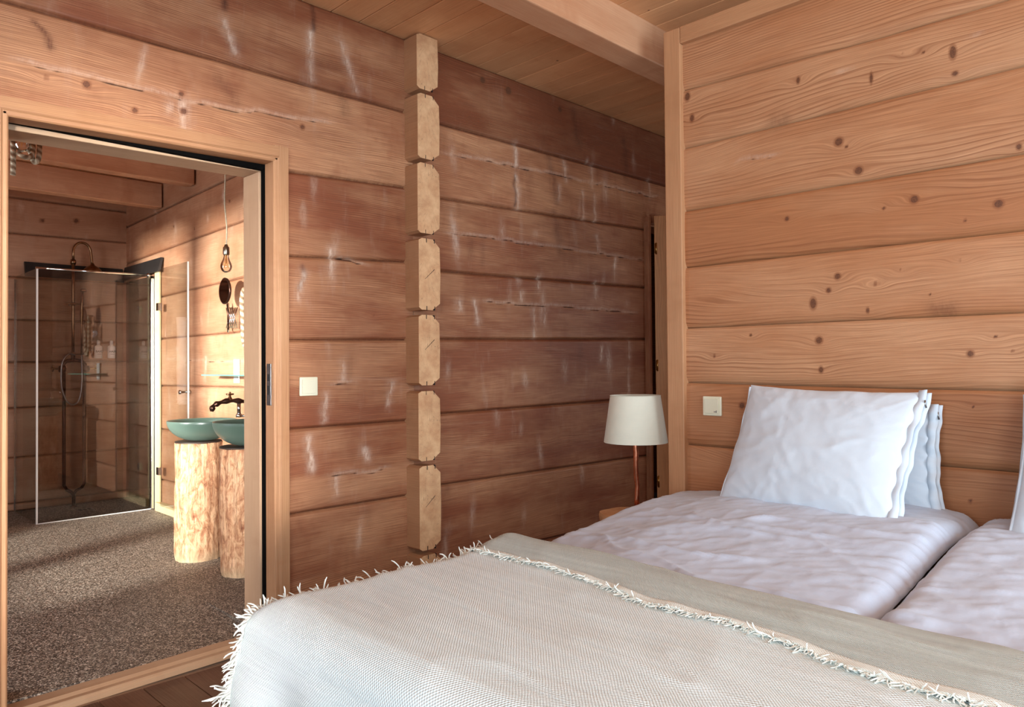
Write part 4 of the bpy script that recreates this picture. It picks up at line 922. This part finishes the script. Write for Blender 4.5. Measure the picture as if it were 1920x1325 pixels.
for x_, sx in ((1.69, -1), (1.915, 1)):
    mb = MB(); mb.tube([cz((x_, SY, 1.21)), cz((x_+sx*.045, SY-.01, 1.215))], .008, 8)
    for a in range(4):
        q = a*math.pi/2+.4; mb.tube([cz((x_+sx*.045, SY-.01, 1.215)), cz((x_+sx*.045, SY-.01+.028*math.cos(q), 1.215+.028*math.sin(q)))], .006, 6)
    mb.build('tap_handle', M['brass'] if sx > 0 else M['bronze'], col_)
for x_ in (1.728, 1.878):
    mb = MB(); mb.tube([cz((x_, SY, 1.19)), cz((x_, SY, .8)), cz((x_, SY, .25)), cz((x_+(.02 if x_ < 1.8 else -.02), SY, .215))], .013, 10); mb.build('supply_pipe', M['darkbronze'], col_)
mb = MB(); mb.tube([cz(p) for p in ((1.745, SY, .215), (1.78, SY, .19), (1.80, SY, .16), (1.80, SY, .075))], .014, 10); mb.tube([cz(p) for p in ((1.86, SY, .215), (1.82, SY, .20), (1.80, SY, .17))], .012, 10)
mb.lathe([(0, 0), (.03, 0), (.03, .006), (.016, .012)], cz((1.80, SY, BF+.001)), 16); mb.build('pipe_foot', M['darkbronze'], col_)
hs = [(1.80, SY-.03, 1.33)]
for k in range(26):
    a = math.pi*(k/25); hs.append((1.775-.075*math.cos(a)*1.0 if 1 else 0, SY-.045, 1.20-.0-.31*math.sin(a)**.8))
hs = [(1.80, SY-.02, 1.325), (1.75, SY-.04, 1.33), (1.705, SY-.05, 1.27), (1.695, SY-.05, 1.15), (1.705, SY-.05, 1.03), (1.74, SY-.05, .94), (1.785, SY-.05, .915), (1.825, SY-.05, .95), (1.845, SY-.05, 1.05), (1.85, SY-.045, 1.2), (1.85, SY-.03, 1.33)]
def smooth_pts(p, n=5):
    p = [Vector(q) for q in p]; out = []
    for i in range(len(p)-1):
        a, b, c, d = p[max(i-1, 0)], p[i], p[i+1], p[min(i+2, len(p)-1)]
        for k in range(n):
            t = k/n; out.append(.5*((2*b)+(c-a)*t+(2*a-5*b+4*c-d)*t*t+(3*b-a-3*c+d)*t**3))
    return out+[p[-1]]
mb = MB(); mb.tube([cz(p) for p in smooth_pts(hs)], .0075, 10); mb.build('shower_hose', M['steel'], col_)

# soap bottles in their wooden wall bracket
bk = MB(); bk.box(-.10, .10, -.012, .0, -.035, .035); bk.box(-.10, .10, -.05, -.012, -.035, -.028); o = bk.build('bottle_bracket', M['trim'], bevel=.002); o.location = (2.035, 4.053, 1.325); tag(o, 'small wooden wall bracket behind the two soap bottles', 'bracket')
def text_mesh(body, size, mat, name, parent, loc, rot):
    cu = bpy.data.curves.new(name, 'FONT'); cu.body = body; cu.size = size; cu.extrude = .0003; cu.align_x = 'CENTER'; cu.align_y = 'CENTER'; cu.offset = .0004
    to = bpy.data.objects.new('tmp', cu); col.objects.link(to); bpy.context.view_layer.update()
    me = bpy.data.meshes.new_from_object(to.evaluated_get(bpy.context.evaluated_depsgraph_get())); col.objects.unlink(to); bpy.data.objects.remove(to)
    me.materials.clear(); me.materials.append(mat); o = bpy.data.objects.new(name, me); col.objects.link(o); o.parent = parent; o.location = loc; o.rotation_euler = rot; return o
def bottle(label, x, txt):
    t = thing('soap_bottle', label, 'soap bottle', (x, 4.010, 1.298), 0, 'white pump bottles in the shower')
    mb = MB(); mb.lathe([(0, 0), (.027, 0), (.030, .004), (.030, .095), (.026, .106), (.012, .112), (.010, .12)], n=24); mb.build('bottle_body', M['whiteplastic'], t)
    mb = MB(); mb.lathe([(0, .118), (.013, .118), (.013, .148), (.008, .156), (0, .156)], n=16); mb.build('pump_cap', M['whiteplastic'], t)
    text_mesh(txt, .026, M['ink'], 'lettering', t, (0, -.0315, .058), (R(90), 0, 0))
    mb = MB(); mb.box(-.016, .016, -.0306, -.029, .034, .037); mb.build('small_print', M['ink'], t)
bottle('white pump soap bottle on the left end of the shower bracket', 2.000, 'BAIO'); bottle('white pump soap bottle on the right end of the shower bracket', 2.103, 'HAIR')

# ------------------------------------------------------------ bathroom: washstands
def ped(label, x, y, r, h, seed):
    t = thing('log_pedestal', label, 'pedestal', (x, y, BF), 0, 'log pedestals under the glass bowls')
    n, m = 90, 90; th = np.linspace(0, 2*math.pi, n, endpoint=False); zz = np.linspace(.0, h-.008, m); TH, ZZ = np.meshgrid(th, zz, indexing='ij')
    cx_, cy_ = np.cos(TH), np.sin(TH)
    rr = r*(1+.025*np.sin(2*TH+seed)+.03*(fbm(cx_*1.5+5, ZZ*2+cy_*1.5, seed)-.5))+.016*(fbm(cx_*5+20+cy_*3, ZZ*7+cy_*5, seed+2, 3)-.5)-.010*sstep(1-ZZ/.03)*.5
    rr = rr+.02*np.exp(-((ZZ-h*.62)/.05)**2)*np.exp(-((np.mod(TH-3.5, 2*math.pi))/.35)**2)
    P = np.stack([rr*cx_, rr*cy_, ZZ], -1); mb = MB(); mb.grid(P, np.stack([ZZ, TH*r], -1), closed_u=True); mb.build('log', M['pedestal'], t)
    mb = MB(); mb.lathe([(0, h-.010), (r*.99, h-.010), (r*1.0, h-.006), (r*1.0, h-.001), (r*.98, h), (0, h)], n=48); mb.build('cap_plate', M['capplate'], t)
def bowl(label, x, y, z, r, h):
    t = thing('glass_bowl_sink', label, 'sink', (x, y, z), 0, 'frosted glass bowl sinks')
    pr = [(0.001, 0), (.05, .0)]+[(.05+(r-.05)*math.sin(a)**1.0, h*(1-math.cos(a))**.9) for a in np.linspace(.12, math.pi/2, 12)]
    inner = [(max(0.001, p[0]-.010), p[1]+.008) for p in pr[::-1]]; inner[0] = (r-.007, h+.001)
    mb = MB(); mb.lathe(pr+[(r-.002, h+.004)]+inner, n=72); mb.build('bowl', M['frosted'], t)
    mb = MB(); mb.lathe([(0, .010), (.02, .010), (.022, .014), (0, .016)], n=18); mb.build('plug', M['chrome'], t)
ped('rough hewn log pedestal farther from the doorway, fully seen', 1.845, 1.535, .132, .705, 1)
ped('rough hewn log pedestal nearest the door jamb, partly hidden', 1.905, 1.030, .140, .705, 6)
bowl('green frosted glass bowl on the farther log pedestal', 1.868, 1.535, BF+.706, .198, .118)
bowl('green frosted glass bowl on the log pedestal beside the jamb', 1.935, 1.030, BF+.706, .205, .132)
FY = 1.30
f = thing('bathroom_tap', 'dark bronze two handle tap between the green glass bowls', 'tap', (2.05, FY, 1.0))
def fz(p): return (p[0]-2.05, p[1]-FY, p[2]-1.0)
mb = MB(); pts = [(2.24, FY, 1.003), (2.12, FY, 1.004), (2.03, FY, 1.005), (1.97, FY, 1.013), (1.91, FY, 1.012), (1.86, FY, .999), (1.835, FY, .985), (1.826, FY, .955)]
mb.tube([fz(p) for p in smooth_pts(pts, 4)], [.014+.004*math.sin(i*1.3) for i in range(len(pts)*4-3)], 12); mb.build('spout', M['darkbronze'], f)
for x_ in (1.935, 2.045):
    mb = MB(); mb.lathe([(.016, 0), (.012, .012), (.007, .02), (.007, .036), (0, .04)], fz((x_, FY, 1.018)), 14); mb.tube([fz((x_-.022, FY, 1.052)), fz((x_+.022, FY, 1.052))], .005, 8)
    mb.lathe([(0, 0), (.006, .002), (.006, .008), (0, .012)], fz((x_, FY, 1.056)), 10); mb.build('tap_handle', M['bronze'], f)
mb = MB(); mb.tube([fz((1.99, FY, 1.0)), fz((1.99, FY, .93))], .011, 12); mb.lathe([(0, -.012), (.018, -.012), (.018, .006), (.011, .01)], fz((1.99, FY, .925)), 16)
mb.tube([fz((1.99, FY, .92)), fz((2.24, FY, .92))], .008, 10); mb.tube([fz((2.07, FY, 1.0)), fz((2.07, FY, .95))], [.012, .014], 12); mb.build('supply_pipe', M['chrome'], f)
# glass shelf with the white socket behind, mirror, ropes
o = MB(); o.box(-.14, .0, -.36, .36, -.004, .004); sh = o.build('glass_shelf', [M['edgegreen']]); sh.location = (2.243, 1.76, 1.16); tag(sh, 'narrow green edged glass shelf above the bowls', 'shelf')
wp = thing('wall_socket', 'white wall socket plate behind the glass shelf', 'socket', (2.247, 1.88, 1.185))
mb = MB(); mb.box(-.008, 0, -.04, .04, -.08, .08); mb.build('socket_plate', M['whiteplastic'], wp, bevel=.002)
mb = MB(); mb.box(-.012, -.008, -.028, .028, .008, .066); mb.box(-.012, -.008, -.028, .028, -.066, -.016); mb.build('socket_insert', M['whiteplastic'], wp, bevel=.002)
mm = thing('shaving_mirror', 'round bronze shaving mirror on a folding wall arm', 'mirror', (2.245, 1.89, 1.55))
mdir = Vector((-1.0, .02, .0)).normalized(); mc = Vector((-.115, -.09, .165))
mb = MB(); mb.lathe([(0, -.010), (.075, -.010), (.086, -.004), (.088, .006), (.080, .010), (.078, .008)], tuple(mc), 40, axis=mdir); mb.build('mirror_frame', M['darkbronze'], mm)
mb = MB(); mb.lathe([(0, .0085), (.079, .0085)], tuple(mc), 40, axis=mdir); mb.build('mirror_glass', M['mirrorglass'], mm)
mb = MB(); mb.tube([tuple(mc+Vector((.012, .0, -.085))), (-.09, -.08, .0), (-.088, -.075, -.09)], .005, 8); mb.build('support_rod', M['darkbronze'], mm)
mb = MB()
for k in range(4): mb.tube([(-.012, .04-.028*k, -.075), (-.05, .04-.028*k, .065)], .0045, 8); mb.tube([(-.05, .04-.028*k, -.075), (-.012, .04-.028*k, .065)], .0045, 8)
mb.tube([(-.03, .055, -.10), (-.03, .055, .10)], .008, 8); mb.build('folding_arm', M['chrome'], mm)
rp = thing('hanging_rope', 'thick twisted rope hanging beside the shaving mirror', 'rope', (2.21, 1.70, 1.395))
mb = MB(); rpts = smooth_pts([(0, -.012, .33), (0, .012, .30), (-.002, .022, .25), (0, .012, .15), (0, .008, .05), (-.002, -.01, -.02), (-.005, -.05, -.05), (0, -.09, -.02), (0, -.10, .15), (0, -.07, .33)], 6)
mb.tube(rpts, .017, 12, uvs=22); mb.build('rope', M['rope'], rp)
mb = MB(); mb.tube([(.035, .0, .33), (-.01, 0, .33)], .008, 8); mb.build('rope_peg', M['darkbronze'], rp)

# pendant bulbs
def bulb(mb, fil, c, s=1.0, n=24):
    prof = [(.013, 0), (.014, -.012), (.020, -.028), (.029, -.048), (.0325, -.064), (.031, -.078), (.024, -.092), (.012, -.101), (.001, -.104)]
    mb.lathe([(r*s, h*s) for r, h in prof], c, n)
    for k in range(6):
        a = k*math.pi/3; fil.tube([(c[0]+.006*s*math.cos(a), c[1]+.006*s*math.sin(a), c[2]-.02*s), (c[0]+.013*s*math.cos(a+.3), c[1]+.013*s*math.sin(a+.3), c[2]-.075*s)], .0009*s, 4)
    fil.tube([(c[0], c[1], c[2]), (c[0], c[1], c[2]-.05*s)], .003*s, 6)
pd = thing('pendant_bulb', 'bare clear bulb hanging on a cream cord before the bathroom wall', 'lamp', (1.87, 1.2, 1.86))
mb = MB(); mb.tube([tuple(v) for v in smooth_pts([(0, 0, .05), (.004, .0, .15), (-.008, .0, .3), (-.004, 0, .46), (.0, 0, .62), (0, 0, 1.035)], 4)], .0045, 8); mb.build('cord', M['cord'], pd)
mb = MB(); mb.lathe([(0, .062), (.008, .062), (.012, .05), (.018, .044), (.0185, .004), (.016, 0), (.0, 0)], n=22); mb.build('bulb_holder', M['socket'], pd)
mb = MB(); fi = MB(); bulb(mb, fi, (0, 0, .0)); bo = mb.build('bulb', M['bulbglass'], pd); fi.build('filament', M['filament'], bo)
mb = MB(); mb.lathe([(0, 1.04), (.04, 1.04), (.045, 1.03), (.02, 1.015), (0, 1.015)], n=20); mb.build('ceiling_rose', M['whiteplastic'], pd)
rl = thing('rope_lamp', 'clear bulb wrapped in loops of thick rope near the door head', 'lamp', (.80, .80, 2.212))
# local x axis points to the right of the doorway view, loops hang in a loose coil
w1 = smooth_pts([(-.048, .0, .70), (-.052, .0, .3), (-.053, .0, .05), (-.052, .0, -.10), (-.053, 0, -.16)], 6)
w2 = smooth_pts([(.030, .02, .70), (.030, .02, .3), (.022, .01, .06), (.022, 0, -.03), (.012, -.01, -.068), (-.015, -.02, -.078), (-.038, -.01, -.060)], 6)
w3 = smooth_pts([(.045, .03, .70), (.050, .0, .30), (.048, 0, .05), (.046, 0, -.04), (.040, 0, -.078), (.028, .01, -.085), (.020, .02, -.05), (.012, .03, .05), (.01, .03, .70)], 6)
for w in (w1, w2, w3):
    mb = MB(); mb.tube([tuple(p) for p in w], .0105, 12, uvs=36); mb.build('rope', M['rope'], rl)
mb = MB(); fi = MB(); bulb(mb, fi, (-.020, 0, .045), .95); bo = mb.build('bulb', M['bulbglass'], rl); fi.build('filament', M['filament'], bo)
mb = MB(); mb.lathe([(0, .06), (.010, .06), (.019, .05), (.019, .002), (0, .0)], (-.020, 0, .045), 18); mb.tube([(-.02, 0, .1), (-.02, 0, .70)], .004, 8); mb.build('bulb_holder', M['socket'], rl)
